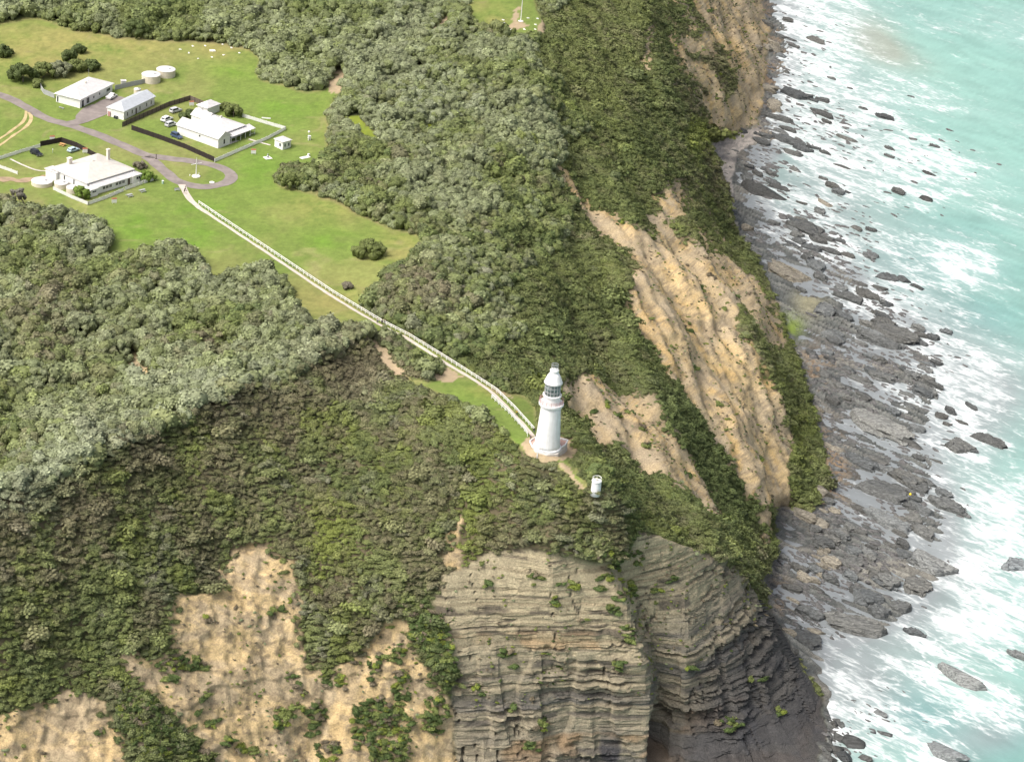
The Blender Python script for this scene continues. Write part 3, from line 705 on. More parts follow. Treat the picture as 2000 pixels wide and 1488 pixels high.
def bush_mesh(name, seed, lobes=9, leaves=260, skirt=2.4, leaf=.30, flat=1.0, shell=0.0, stretch=1.0):
    """crown of several lobes, radius about 1, with leaf clumps all over it"""
    rng = np.random.default_rng(seed)
    bm = bmesh.new()
    bmesh.ops.create_icosphere(bm, subdivisions=3, radius=1.0)
    V = np.array([v.co[:] for v in bm.verts]); F = [[v.index for v in f.verts] for f in bm.faces]
    bm.free()
    irr = fbm(V[:, 0] * 1.3 + seed * 3, V[:, 1] * 1.3 + V[:, 2], 2, seed + 60)
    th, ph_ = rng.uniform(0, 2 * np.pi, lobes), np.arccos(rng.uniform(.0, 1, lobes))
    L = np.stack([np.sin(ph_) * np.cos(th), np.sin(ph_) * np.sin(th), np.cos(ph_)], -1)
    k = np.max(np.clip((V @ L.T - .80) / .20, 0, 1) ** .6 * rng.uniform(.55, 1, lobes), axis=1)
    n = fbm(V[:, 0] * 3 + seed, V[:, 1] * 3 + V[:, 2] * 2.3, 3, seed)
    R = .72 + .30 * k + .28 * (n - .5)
    Pv = V * (R * (1 + 1.1 * (irr - .5)))[:, None]
    Pv[:, 0] *= stretch; Pv[:, 1] /= stretch ** .5
    Pv[:, 2] *= flat
    low = Pv[:, 2] < 0
    Pv[low, 2] *= skirt
    Pv[low, :2] *= .86
    verts = [tuple(p) for p in Pv]; faces = list(F)
    lc = [0.62 + .1 * rng.random()] * 0
    vc = list(.66 + .38 * k)  # dome darker between the lobes: shade of the gaps put into the colour
    up_i = np.where(V[:, 2] > -.25)[0]
    pick = rng.choice(up_i, leaves)
    for i in pick:
        nrm = V[i]
        d = nrm + rng.normal(0, .45, 3) + np.array([0, 0, .25]); d /= np.linalg.norm(d)
        a = np.cross(d, rng.normal(0, 1, 3)); a /= np.linalg.norm(a); c = np.cross(d, a)
        p = Pv[i] * (1.0 + rng.uniform(-.02, .12 + shell))
        s = leaf * rng.uniform(.55, 1.2)
        bse = len(verts)
        verts += [tuple(p - a * s * .5), tuple(p + c * s * .45 + d * s * .15), tuple(p + a * s * .5 + d * s * .1), tuple(p - c * s * .45)]
        faces.append([bse, bse + 1, bse + 2, bse + 3])
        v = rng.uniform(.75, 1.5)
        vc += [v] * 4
    me = bpy.data.meshes.new(name)
    me.from_pydata(verts, [], faces); me.update()
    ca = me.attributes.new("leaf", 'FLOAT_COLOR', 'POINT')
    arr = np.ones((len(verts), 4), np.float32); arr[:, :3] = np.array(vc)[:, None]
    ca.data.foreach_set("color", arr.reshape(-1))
    me.materials.append(M_leaf)
    me.shade_smooth()
    return me

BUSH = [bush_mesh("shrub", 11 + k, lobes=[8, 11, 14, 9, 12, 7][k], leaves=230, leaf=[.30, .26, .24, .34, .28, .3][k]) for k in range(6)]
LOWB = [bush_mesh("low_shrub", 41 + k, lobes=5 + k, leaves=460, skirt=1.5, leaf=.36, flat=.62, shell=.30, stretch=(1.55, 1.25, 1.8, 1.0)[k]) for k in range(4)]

rng = np.random.default_rng(7)
def vis_rect(x0, y0, x1, y1):
    return (PX >= x0) & (PX <= x1) & (PY >= y0) & (PY <= y1)

PALETTE = np.array([(.20, .225, .128), (.138, .166, .050), (.072, .104, .032), (.150, .126, .085), (.17, .205, .038), (.235, .26, .17), (.20, .185, .165)])
S_, O_, D_, B_, Y_, W_, G_ = range(7)
ridge_x = [-600, 0, 300, 500, 640, 735, 900, 1070, 1170, 1300, 1450, 1520, 1600]
ridge_y = [1300, 985, 850, 760, 690, 655, 795, 890, 955, 1000, 1100, 1180, 1300]
east_y = [-500, 0, 90, 160, 300, 480, 560, 700, 880, 960, 1600]
east_x = [1100, 1060, 1085, 1090, 1110, 1060, 1010, 960, 1100, 1170, 1300]
def zone(px, py):
    fr = py > np.interp(px, ridge_x, ridge_y) + 4 + (fbm(px / 34, py / 34, 3, 209) - .5) * np.where(px < 680, 60, 10)
    ea = px > np.interp(py, east_y, east_x) + (fbm(px / 60, py / 60, 3, 208) - .5) * 260
    z = np.where(py < 175, 0, 1)
    z = np.where((py < 175) & (px > 640 + (170 - py) * 1.2), 1, z)
    z = np.where((px < 640) & (py > 395), 2, z)
    z = np.where((px > 660) & (py > 470), 3, z)
    z = np.where((px > 620) & (px < 905) & (py > 640 ) & (px < 735), 2, z)
    z = np.where(ea, 5, z)
    z = np.where(fr & ~(ea & (px > 1300)), 4, z)
    return z

def tint_of(px, py, X, Y, jitter=1.0):
    z = zone(px, py)
    n1, n2, n3 = fbm(X / 28, Y / 28, 3, 201), fbm(X / 11, Y / 11, 3, 202), fbm(X / 5, Y / 5, 2, 203)
    w = np.zeros((len(px), 7))
    base = np.array([[.50, .62, .22, .06, .02, .12], [.72, .50, .16, .14, .05, .18], [.55, .62, .24, .20, .03, .10], [.30, .60, .42, .16, .06, .03], [.14, .55, .34, .42, .20, .05], [.14, .66, .40, .22, .14, .03]])
    w[:, :6] = base[z]
    w[:, G_] = np.array([.02, .02, .08, .10, .16, .06])[z] * sstep(.52, .68, fbm(X / 6 + 9, Y / 6, 3, 206)) * 3
    w[:, S_] *= sstep(.30, .62, n1) * 1.8
    w[:, W_] *= sstep(.45, .7, n2) * 2.0
    w[:, B_] *= sstep(.42, .62, fbm(X / 6.5 - 30, Y / 6.5, 4, 207)) * 2.2
    w[:, Y_] *= sstep(.50, .66, fbm(X / 9 + 50, Y / 9, 3, 204)) * 3.0
    w[:, D_] *= sstep(.3, .65, 1 - n1) * 1.6
    def add(idx, cx, cy, rx, ry, a, ang=0.0):
        c, s = math.cos(math.radians(ang)), math.sin(math.radians(ang))
        dx, dy = px - cx, py - cy
        w[:, idx] += a * np.exp(-(((c * dx + s * dy) / rx) ** 2 + ((-s * dx + c * dy) / ry) ** 2))
    crest = np.abs(py - np.interp(px, ridge_x, ridge_y) + 14) < 18
    w[:, W_] += .8 * (crest & (px < 660))
    for a in ((W_, 350, 770, 90, 25, 1.6), (W_, 150, 880, 90, 45, 1.2, -25), (W_, 60, 960, 80, 25, 1.4, -25), (W_, 420, 560, 60, 30, .8), (W_, 160, 470, 60, 35, .9), (B_, 690, 720, 70, 60, 1.7), (B_, 520, 830, 90, 40, .9), (B_, 300, 900, 120, 40, .8), (B_, 170, 980, 120, 50, .8),
              (W_, 820, 60, 150, 40, .5), (W_, 860, 200, 130, 60, .6), (W_, 760, 130, 90, 60, .4), (B_, 830, 575, 70, 40, 1.0), (D_, 850, 1240, 40, 60, 3), (D_, 870, 1300, 40, 50, 3), (Y_, 840, 1410, 40, 40, .8), (Y_, 1030, 300, 40, 20, .8), (Y_, 640, 1060, 60, 70, .9), (Y_, 660, 1010, 60, 30, .8), (Y_, 920, 1060, 30, 45, 2),
              (D_, 1090, 660, 60, 60, 1.2), (D_, 1340, 830, 60, 120, 2.0, -35), (D_, 1300, 200, 60, 140, .9), (D_, 1420, 950, 70, 90, 2), (D_, 1230, 930, 70, 60, .8), (B_, 1380, 140, 50, 100, 1.0), (B_, 1400, 320, 30, 80, .6), (Y_, 1365, 265, 25, 30, 3), (Y_, 1560, 860, 30, 60, .8), (Y_, 1550, 650, 20, 20, 2), (Y_, 30, 790, 50, 30, .4), (B_, 90, 620, 60, 80, .8), (B_, 390, 690, 50, 40, .6),
              (Y_, 980, 180, 200, 60, .1), (O_, 1150, 130, 80, 120, .5), (O_, 860, 110, 60, 40, .6), (W_, 700, 770, 60, 40, .8), (D_, 100, 1250, 160, 140, .8), (D_, 250, 1430, 120, 60, 1.5)):
        add(*a)
    w *= rng.uniform(0, 1.0, w.shape) * np.where(z >= 4, .68, .8)[:, None] + np.where(z >= 4, .32, .2)[:, None]
    w = w ** 2.2
    w /= w.sum(1, keepdims=True)
    c = w @ PALETTE
    c = np.where((z >= 4)[:, None], .74 * c + .26 * np.array([.135, .142, .066]), .9 * c + .1 * np.array([.15, .165, .085]))
    return c * rng.uniform(.78, 1.25, (len(px), 1)) * (.85 + .3 * n3[:, None])

# seat plants on the relief by true surface area
win = vis_rect(-140, -150, 2140, 1590)
cm = (R_veg & win)[:-1, :-1] & R_veg[1:, 1:]
e1, e2 = PT[:-1, 1:] - PT[:-1, :-1], PT[1:, :-1] - PT[:-1, :-1]
area = np.linalg.norm(np.cross(e1, e2), axis=-1)
edge_f = sstep(.52, .98, blur(R_veg, 14))
zone_g = zone(PX.ravel(), PY.ravel()).reshape(PX.shape)

tall_g = np.array([3.5, 3.4, 3.6, 1.7, .5, .7])[zone_g]
for _ in range(4): tall_g = blur(tall_g, 8)
def scatter(mask, dens, cell):
    lam = np.where(mask, area * dens, 0)
    n = rng.poisson(np.minimum(lam, 6))
    iy, ix = np.nonzero(n)
    rep = n[iy, ix]
    iy, ix = np.repeat(iy, rep), np.repeat(ix, rep)
    fx, fy = rng.random(len(ix)), rng.random(len(ix))
    px = XS[ix] + (XS[ix + 1] - XS[ix]) * fx; py = YS[iy] + (YS[iy + 1] - YS[iy]) * fy
    p = at(px, py)
    key = np.floor(p / cell).astype(int)
    _, first = np.unique(key, axis=0, return_index=True)
    first = rng.permutation(first)
    return px[first], py[first], p[first], iy[first], ix[first]

hi = zone_g[:-1, :-1] >= 4
_A, _B = scatter(cm & ~hi, 2.0, 1.3), scatter(cm & hi, 3.0, 1.02)
px, py, p, iy, ix = [np.concatenate([u, v_]) for u, v_ in zip(_A, _B)]
zn = zone(px, py)
ef = edge_f[iy, ix]
nz = NT[iy, ix, 2]
tall = tall_g[iy, ix]
mound = sstep(.34, .66, fbm(p[:, 0] / 8.5, p[:, 1] / 8.5, 2, 211)) * .8 + .35 * sstep(.35, .7, fbm(p[:, 0] / 4, p[:, 1] / 4, 2, 212))
lift = tall * mound * ef + .1 + np.where(zn < 4, rng.uniform(-.55, .65, len(px)), rng.uniform(-.2, .25, len(px))) * ef
scl = np.array([1.40, 1.28, 1.35, 1.12, .74, .82])[zn] * np.where(zn >= 4, rng.lognormal(-.12, .36, len(px)), np.clip(rng.lognormal(-.06, .34, len(px)), .4, 2.0)) * (.75 + .25 * ef)
pos = p.copy(); pos[:, 2] += lift
N_b = NT[iy, ix]
pos += N_b * np.where(zn >= 4, -.28, .1)[:, None]
tint = tint_of(px, py, p[:, 0], p[:, 1])
kind = np.where(zn >= 4, rng.integers(6, 10, len(px)), rng.integers(0, 6, len(px)))
print("scrub plants", len(px))

# bushes scattered on the bare faces
PATCH = [(252, 1363, 34, 28), (262, 1410, 40, 34), (300, 1440, 50, 40), (345, 1462, 48, 34), (390, 1480, 36, 24), (310, 1395, 40, 30), (285, 1370, 30, 18), (546, 1402, 28, 22), (575, 1390, 22, 14), (616, 1395, 24, 30), (612, 1425, 14, 16), (637, 1468, 26, 34), (665, 1335, 13, 22), (640, 1325, 16, 24), (399, 1213, 12, 10), (548, 1188, 24, 8), (530, 1200, 14, 7), (336, 1320, 12, 17), (330, 1297, 26, 14), (365, 1290, 30, 16), (390, 1300, 18, 14), (577, 1330, 10, 14), (392, 1360, 10, 10), (380, 1393, 10, 10), (193, 1427, 12, 10), (440, 1445, 18, 14), (480, 1465, 22, 12), (420, 1410, 22, 8),
         (740, 1276, 11, 14), (778, 1280, 17, 18), (730, 1311, 14, 30), (785, 1340, 18, 42), (845, 1225, 34, 40), (850, 1265, 32, 32), (870, 1305, 26, 46), (815, 1240, 20, 24), (848, 1398, 32, 44), (740, 1395, 42, 40), (725, 1435, 42, 50), (780, 1425, 30, 46), (755, 1470, 44, 26), (640, 1500, 24, 14), (700, 1400, 20, 22), (800, 1180, 34, 24), (686, 1290, 12, 10), (590, 1350, 8, 8),
         (988, 1280, 14, 14), (1000, 1300, 12, 10), (953, 1138, 9, 9), (1048, 1132, 13, 14), (1110, 1142, 22, 13), (1190, 1118, 22, 20), (1220, 1150, 22, 34), (1200, 1190, 14, 24), (1195, 1085, 34, 18), (1240, 1090, 20, 20), (1037, 1454, 15, 15), (932, 1345, 12, 18), (1048, 1409, 18, 16), (1005, 1386, 9, 8), (1209, 1295, 16, 18), (1420, 1411, 28, 16), (1524, 1391, 11, 9), (1475, 1327, 16, 7), (1170, 1150, 10, 8), (1280, 1150, 14, 12), (1063, 1275, 7, 6), (1140, 1210, 7, 6), (1310, 1130, 12, 6), (1225, 1240, 12, 26), (1340, 1300, 8, 6), (1085, 1172, 6, 9),
         (1375, 555, 14, 18), (1420, 600, 16, 10), (1310, 590, 10, 6), (1345, 640, 12, 6), (1405, 790, 12, 8), (1360, 720, 9, 6), (1480, 900, 12, 8), (1250, 850, 9, 10), (1165, 800, 12, 9), (1200, 815, 12, 10), (1230, 810, 14, 10), (1185, 790, 8, 6), (1255, 880, 12, 7), (1340, 930, 8, 6), (1150, 350, 14, 12), (1180, 400, 10, 12), (1210, 440, 8, 6), (1320, 400, 12, 8), (1420, 90, 14, 20), (1440, 130, 12, 14), (1400, 150, 12, 10), (1455, 60, 8, 10), (1380, 30, 10, 30), (1400, 200, 16, 10), (1360, 60, 10, 20)]
qx, qy = [], []
for cx, cy, rx, ry in PATCH:
    k = max(3, int(rx * ry / 34))
    a, r_ = rng.uniform(0, 2 * np.pi, k), np.sqrt(rng.random(k))
    qx += (cx + rx * .9 * r_ * np.cos(a)).tolist(); qy += (cy + ry * .9 * r_ * np.sin(a)).tolist()
qx, qy = np.array(qx), np.array(qy)
qp = at(qx, qy)
q_s = rng.uniform(.55, 1.0, len(qx))
q_t = PALETTE[rng.choice([O_, D_, D_, Y_, B_], len(qx), p=[.34, .26, .16, .10, .14])] * rng.uniform(.8, 1.25, (len(qx), 1))
# little tussocks on sand, cliff and along the trails
tm = ((R_sand | (R_strata & (ZB > 22))) & win)[:-1, :-1]
tdn = np.where((fbm(BX / 6, BY / 6, 3, 221) > .56)[:-1, :-1], .20, .02)
tx, ty, tp, ti, tj = scatter(tm, tdn, .9)
t_s = rng.uniform(.16, .42, len(tx)) * np.where(rng.random(len(tx)) < .1, 1.6, 1)
t_t = PALETTE[rng.choice([O_, D_, B_, S_, Y_], len(tx), p=[.3, .15, .35, .12, .08])] * rng.uniform(.8, 1.4, (len(tx), 1))
# thinning fringe where the scrub gives out on bare ground
fm_ = ((R_sand | (R_strata & (ZB > 20))) & win & (blur(R_veg, 34) > np.where(PX > 940, .34, .10)))[:-1, :-1]
gx_, gy_, gp_, gi_, gj_ = scatter(fm_, np.where((fbm(BX / 4, BY / 4, 3, 222) > .47)[:-1, :-1], .30, .04), 1.0)
qx, qy = np.concatenate([qx, gx_]), np.concatenate([qy, gy_]); qp = np.concatenate([qp, gp_])
q_s = np.concatenate([q_s, rng.uniform(.35, .95, len(gx_))])
q_t = np.concatenate([q_t, tint_of(gx_, gy_, gp_[:, 0], gp_[:, 1])])
print("tussocks", len(tx), "patch", len(qx))

# the plants that show largest stand as objects of their own
inside = (px > 6) & (px < 1994) & (py > 6) & (py < 1482)
order = np.argsort(-(scl * (1 + .25 * (zn == 4) + .15 * (py > 700)) + rng.normal(0, .05, len(px))))
taken, grid_t = [], set()
quota = {0: 50, 1: 55, 2: 55, 3: 35, 4: 55, 5: 30}
for i in order:
    if not inside[i] or quota[zn[i]] <= 0: continue
    key = (int(p[i, 0] // 7), int(p[i, 1] // 7))
    if key in grid_t: continue
    grid_t.add(key); quota[zn[i]] -= 1
    taken.append(i)
taken_m = np.zeros(len(px), bool); taken_m[taken] = True
scl[taken_m] *= 1.25
ZLAB = {0: ("rounded grey-green bush in the far thicket behind the top lawn", "bushes of the far thicket behind the top lawn"),
        1: ("rounded silvery bush in the thicket between the lawn and the sea cliff", "bushes between lawn and sea cliff"),
        2: ("dense domed bush in the hollow left of the crest below the houses", "bushes in the hollow below the houses"),
        3: ("wind-cropped bush on the hillock right of the railed path", "bushes on the hillock by the railed path"),
        4: ("low wind-cropped olive bush on the front slope under the crest", "low bushes on the front slope"),
        5: ("dark green bush on the steep seaward slope right of the lighthouse", "bushes on the seaward slope")}
def put_shrub(i):
    o = bpy.data.objects.new("shrub" if kind[i] < 6 else "low_shrub", (BUSH + LOWB)[kind[i]])
    C.objects.link(o)
    o.location = pos[i].tolist()
    o.rotation_euler = (0, 0, rng.uniform(0, 6.28))
    o.scale = (scl[i], scl[i], scl[i] * rng.uniform(.8, 1.0))
    o["tint"] = tint[i].tolist()
    lab, grp = ZLAB[int(zn[i])]
    return tag(o, lab, "bush", grp)
for i in taken:
    put_shrub(i)

# all the rest of the scrub, thousands of plants: one object that sets them out with geometry nodes
proto = bpy.data.collections.new("scrub_shapes")
for k, me in enumerate(BUSH + LOWB):
    o = bpy.data.objects.new("a%02d_shape" % k, me)
    proto.objects.link(o)
def stuff_points(name, P_, S3, T_, K_, label):
    n = len(P_)
    me = bpy.data.meshes.new(name)
    me.vertices.add(n)
    me.vertices.foreach_set("co", P_.astype(np.float32).reshape(-1))
    for nm, ty, arr, key in (("scl", 'FLOAT_VECTOR', S3, "vector"), ("rot", 'FLOAT_VECTOR', np.stack([np.zeros(n), np.zeros(n), rng.uniform(0, 6.28, n)], -1), "vector"), ("vid", 'INT', K_, "value")):
        a = me.attributes.new(nm, ty, 'POINT')
        a.data.foreach_set(key, np.ascontiguousarray(arr).reshape(-1).astype(np.int32 if ty == 'INT' else np.float32))
    a = me.attributes.new("tint", 'FLOAT_COLOR', 'POINT')
    c = np.ones((n, 4), np.float32); c[:, :3] = T_
    a.data.foreach_set("color", c.reshape(-1))
    o = bpy.data.objects.new(name, me)
    C.objects.link(o)
    ng = bpy.data.node_groups.new(name, 'GeometryNodeTree')
    ng.interface.new_socket("Geometry", in_out='INPUT', socket_type='NodeSocketGeometry')
    ng.interface.new_socket("Geometry", in_out='OUTPUT', socket_type='NodeSocketGeometry')
    gi, go = ng.nodes.new("NodeGroupInput"), ng.nodes.new("NodeGroupOutput")
    ci = ng.nodes.new("GeometryNodeCollectionInfo")
    ci.inputs["Collection"].default_value = proto
    ci.inputs["Separate Children"].default_value = True
    ci.inputs["Reset Children"].default_value = True
    iop = ng.nodes.new("GeometryNodeInstanceOnPoints")
    iop.inputs["Pick Instance"].default_value = True
    def named(nm, ty):
        q = ng.nodes.new("GeometryNodeInputNamedAttribute")
        q.data_type = ty; q.inputs[0].default_value = nm
        return q.outputs[0]
    ng.links.new(gi.outputs[0], iop.inputs["Points"])
    ng.links.new(ci.outputs[0], iop.inputs["Instance"])
    ng.links.new(named("vid", 'INT'), iop.inputs["Instance Index"])
    ng.links.new(named("rot", 'FLOAT_VECTOR'), iop.inputs["Rotation"])
    ng.links.new(named("scl", 'FLOAT_VECTOR'), iop.inputs["Scale"])
    ng.links.new(iop.outputs[0], go.inputs[0])
    md = o.modifiers.new("plants", 'NODES'); md.node_group = ng
    return tag(o, label, "scrub", kind="stuff")
m_ = ~taken_m
s3 = np.stack([scl, scl, scl * rng.uniform(.8, 1.0, len(scl))], -1)
stuff_points("coastal_scrub", pos[m_], s3[m_], tint[m_], kind[m_], "dense wind-pruned scrub covering the headland and its slopes")
stuff_points("cliff_undergrowth", np.concatenate([qp, tp]), np.repeat(np.concatenate([q_s, t_s])[:, None], 3, 1), np.concatenate([q_t, t_t]), rng.integers(6, 10, len(qx) + len(tx)), "small bushes and tussocks dotted over the bare cliff faces")
# ------------------------------------------------------------------ loose rocks and slabs of the shore
m_rock, t, b = new_mat("wet_rock")
tc = nd(t, "ShaderNodeTexCoord"); geo = nd(t, "ShaderNodeNewGeometry")
rt = nd(t, "ShaderNodeAttribute", attribute_name="tint", attribute_type='INSTANCER')
nz_ = noise_node(t, geo.outputs["Position"], 1.1, 6, .65)
mpz = nd(t, "ShaderNodeMapping"); mpz.inputs["Rotation"].default_value = (math.radians(18), 0, math.radians(40)); mpz.inputs["Scale"].default_value = (.25, 2.2, 3.0)
t.links.new(geo.outputs["Position"], mpz.inputs[0])
nl = noise_node(t, mpz.outputs[0], 1.0, 4, .6)
r1 = ramp(t, nz_.outputs[0], .3, .7, (.6, .6, .6, 1), (1.35, 1.35, 1.35, 1))
r2 = ramp(t, nl.outputs[0], .38, .6, (.55, .55, .55, 1), (1.15, 1.15, 1.15, 1))
cc = mixc(t, 1.0, mixc(t, 1.0, rt.outputs["Color"], r1.outputs[0], 'MULTIPLY'), r2.outputs[0], 'MULTIPLY')
t.links.new(cc, b.inputs["Base Color"])
b.inputs["Roughness"].default_value = .6; b.inputs["Specular IOR Level"].default_value = .35
bp = nd(t, "ShaderNodeBump"); bp.inputs["Strength"].default_value = .7; bp.inputs["Distance"].default_value = .4
t.links.new(nl.outputs[0], bp.inputs["Height"]); t.links.new(bp.outputs[0], b.inputs["Normal"])

def rock_mesh(name, seed, slab):
    rg_ = np.random.default_rng(seed)
    bm = bmesh.new()
    bmesh.ops.create_cube(bm, size=2.0)
    bmesh.ops.subdivide_edges(bm, edges=bm.edges[:], cuts=9 if slab else 6, use_grid_fill=True)
    V = np.array([v.co[:] for v in bm.verts]); F = [[v.index for v in f.verts] for f in bm.faces]
    bm.free()
    n = V / np.linalg.norm(V, axis=1, keepdims=True)
    V = V * .45 + n * .62
    ax = V[:, 0] * 2.1 + seed; ay = V[:, 1] * 2.1; az = V[:, 2] * 2.1
    big = fbm(ax + az, ay - az * .7, 3, seed) - .5
    V = V * (1 + .75 * big)[:, None]
    # outline cut by a few joints
    for _ in range(5 if slab else 7):
        d = rg_.normal(0, 1, 3); d[2] = abs(d[2]) * (.15 if slab else .9); d /= np.linalg.norm(d)
        lim = rg_.uniform(.62, .9)
        ov = np.clip(V @ d - lim, 0, None)
        V -= ov[:, None] * d * .85
    if slab:   # bedding: steps across the slab
        s = V[:, 1] * 2.6 + .5 * fbm(V[:, 0] * 1.7 + seed, V[:, 1] * 3, 2, seed + 5)
        st = s - np.floor(s)
        V[:, 2] += np.where(V[:, 2] > 0, .55 * (st - .5), 0)
        V[:, 2] += np.where(V[:, 2] > 0, .35 * (fbm(V[:, 0] * 3, V[:, 1] * 5, 2, seed + 9) - .5), 0)
        V[:, 1] += .3 * (fbm(V[:, 0] * 2.2, V[:, 2], 2, seed + 3) - .5)
    me = bpy.data.meshes.new(name)
    me.from_pydata([tuple(v) for v in V], [], F); me.update()
    me.materials.append(m_rock)
    return me
SLABS = [rock_mesh("flat_rock", 300 + k, True) for k in range(7)]
BOULD = [rock_mesh("boulder", 340 + k, False) for k in range(6)]

SLAB_DIR = math.radians(-40)
def put_rock(px_, py_, L, H, kind_, tone, seed):
    rg_ = np.random.default_rng(seed)
    base = at(px_, py_ + H * .15)
    zs = max(base[2], 0.0)
    X_, Y_ = unproject(px_, py_ + H * .15, zs)
    mpp = math.hypot(X_, Y_, zs - CAM_Z) / F_PX
    Lm = L * mpp
    if kind_ == 's':
        wid, hgt = H * mpp * 1.35, min(.9 + .09 * Lm * .5, H * mpp * .55)
        me = SLABS[rg_.integers(len(SLABS))]
    else:
        wid, hgt = H * mpp * 1.05, H * mpp * .62
        me = BOULD[rg_.integers(len(BOULD))]
    o = bpy.data.objects.new("flat_rock" if kind_ == 's' else "boulder", me)
    C.objects.link(o)
    o.location = (float(X_), float(Y_), zs - .05 * hgt)
    o.rotation_euler = (rg_.uniform(-.05, .05), rg_.uniform(-.06, .06), SLAB_DIR + rg_.normal(0, .13) + (math.pi if rg_.random() < .5 else 0))
    o.scale = (Lm * .60, wid * .62, hgt * .95)
    warmth = rg_.uniform(-.03, .05)
    if tone > .15 and px_ < 1640: warmth = .14
    o["tint"] = [tone * (1 + warmth * 1.2) * .94, tone, tone * (.98 - warmth * 1.4)]
    return o

def rock_group(x, y):
    if y < 320 or (y < 420 and x > 1500): return 0
    if y < 620: return 1
    if y < 1290: return 3 if x > 1790 else 2
    return 4
RLAB = [("black rock wet by surf below the far orange cliffs and off the pebble cove", "rocks of the far surf and cove"),
        ("dark rock in the shallows between the cove and the green ledge", "rocks between the cove and the green ledge"),
        ("grey rock lying on the broad wet flats below the cliffs", "rocks of the broad wet flats"),
        ("dark rock at the outer surf edge of the broad flats", "rocks at the outer surf edge"),
        ("dark boulder awash at the foot of the banded cliff", "boulders at the foot of the banded cliff")]
for i, (x, y, L, H, kd, tone, lab) in enumerate(R_LIST):
    o = put_rock(x, y, L, H, kd, tone, 500 + i)
    l2, g2 = RLAB[rock_group(x, y)]
    tag(o, lab or l2, "rock", None if lab else g2)

rng = np.random.default_rng(23)
RZ = [(1560, 130, 60, 110, 22, 10), (1600, 260, 90, 50, 26, 12), (1500, 330, 50, 50, 26, 12), (1490, 150, 22, 110, 30, 11), (1580, 440, 100, 50, 30, 13), (1500, 470, 50, 50, 16, 9), (1640, 530, 80, 50, 30, 12), (1720, 600, 70, 40, 22, 10), (1670, 680, 100, 60, 44, 15), (1780, 720, 60, 60, 26, 13), (1680, 770, 100, 50, 30, 14), (1620, 860, 40, 90, 26, 9),
      (1640, 900, 60, 60, 20, 12), (1770, 890, 70, 70, 16, 14), (1590, 990, 60, 30, 20, 9), (1660, 1020, 80, 40, 26, 14), (1600, 1100, 80, 60, 44, 14), (1690, 1100, 90, 50, 30, 15), (1580, 1190, 60, 50, 30, 12), (1780, 1000, 70, 60, 16, 16), (1650, 1430, 50, 50, 22, 10), (1720, 1390, 60, 40, 6, 9), (1800, 300, 100, 60, 8, 10), (1700, 400, 100, 80, 8, 10)]
small = []
for cx, cy, rx, ry, k, sz in RZ:
    for _ in range(int(k * 5.0)):
        x, y = rng.normal(cx, rx * .6), rng.normal(cy, ry * .6)
        if inpoly(np.array([x]), np.array([y]), shore_poly)[0] and x < 1960 and y < 1484 and y > 4:
            small.append((x, y, sz * rng.lognormal(-.15, .45), rng.uniform(.3, .6)))
small.sort(key=lambda r: -r[2])
n_obj = 290 - len(R_LIST)
for i, (x, y, L, q) in enumerate(small[:n_obj]):
    kd = 's' if rng.random() < .65 else 'b'
    nearc = x < np.interp(y, [q_[1] for q_ in TOE[2:20]], [q_[0] for q_ in TOE[2:20]]) + 45
    o = put_rock(x, y, L * 1.15, L * q, kd, rng.uniform(.07, .14) + (.09 if nearc and rng.random() < .5 else 0), 900 + i)
    l2, g2 = RLAB[rock_group(x, y)]
    tag(o, l2, "rock", g2)
rest = small[n_obj:]
rvs, rfs, base_i, rtint = [], [], 0, []
for i, (x, y, L, q) in enumerate(rest):
    me = BOULD[i % len(BOULD)]
    V = np.array([v.co[:] for v in me.vertices])
    pb = at(x, y); zs = max(pb[2], 0); X_, Y_ = unproject(x, y, zs)
    mpp = math.hypot(X_, Y_, zs - CAM_Z) / F_PX
    s_ = np.array([L * .5, L * q * .55, L * q * .32]) * mpp
    a = SLAB_DIR + rng.normal(0, .3)
    V = V * s_
    V = np.stack([V[:, 0] * math.cos(a) - V[:, 1] * math.sin(a) + X_, V[:, 0] * math.sin(a) + V[:, 1] * math.cos(a) + Y_, V[:, 2] + zs], -1)
    rvs.append(V); rfs += [[base_i + k for k in f.vertices] for f in me.polygons]; base_i += len(V)
rub = link_mesh("shore_rubble", np.concatenate(rvs), rfs, m_rock)
rub["tint"] = [.11, .108, .105]
tag(rub, "small stones and rubble scattered over the wet shore", "rubble", kind="stuff")
# ------------------------------------------------------------------ materials of built things
def corrug(name, col, rough=.45):
    m, t, b = new_mat(name)
    tc = nd(t, "ShaderNodeTexCoord")
    n = noise_node(t, tc.outputs["Object"], .8, 5, .6)
    r = ramp(t, n.outputs[0], .3, .75, tuple(c * .78 for c in col) + (1,), tuple(col) + (1,))
    t.links.new(r.outputs[0], b.inputs["Base Color"])
    b.inputs["Roughness"].default_value = rough
    w = nd(t, "ShaderNodeTexWave"); w.inputs["Scale"].default_value = 3.0; w.inputs["Distortion"].default_value = 0
    t.links.new(tc.outputs["Object"], w.inputs["Vector"])
    bp = nd(t, "ShaderNodeBump"); bp.inputs["Strength"].default_value = .25; bp.inputs["Distance"].default_value = .05
    t.links.new(w.outputs["Fac"], bp.inputs["Height"]); t.links.new(bp.outputs[0], b.inputs["Normal"])
    return m
M_white = simple_mat("white_paint", (.70, .70, .68), .55, .07, 1.2)
M_lhwhite = simple_mat("white_limewash", (.72, .72, .715), .6, .07, .7, bump=.2, bscale=5)
_t = M_lhwhite.node_tree      # rain streaks down the limewash
_b = next(n for n in _t.nodes if n.type == 'BSDF_PRINCIPLED'); _src = _b.inputs["Base Color"].links[0].from_socket
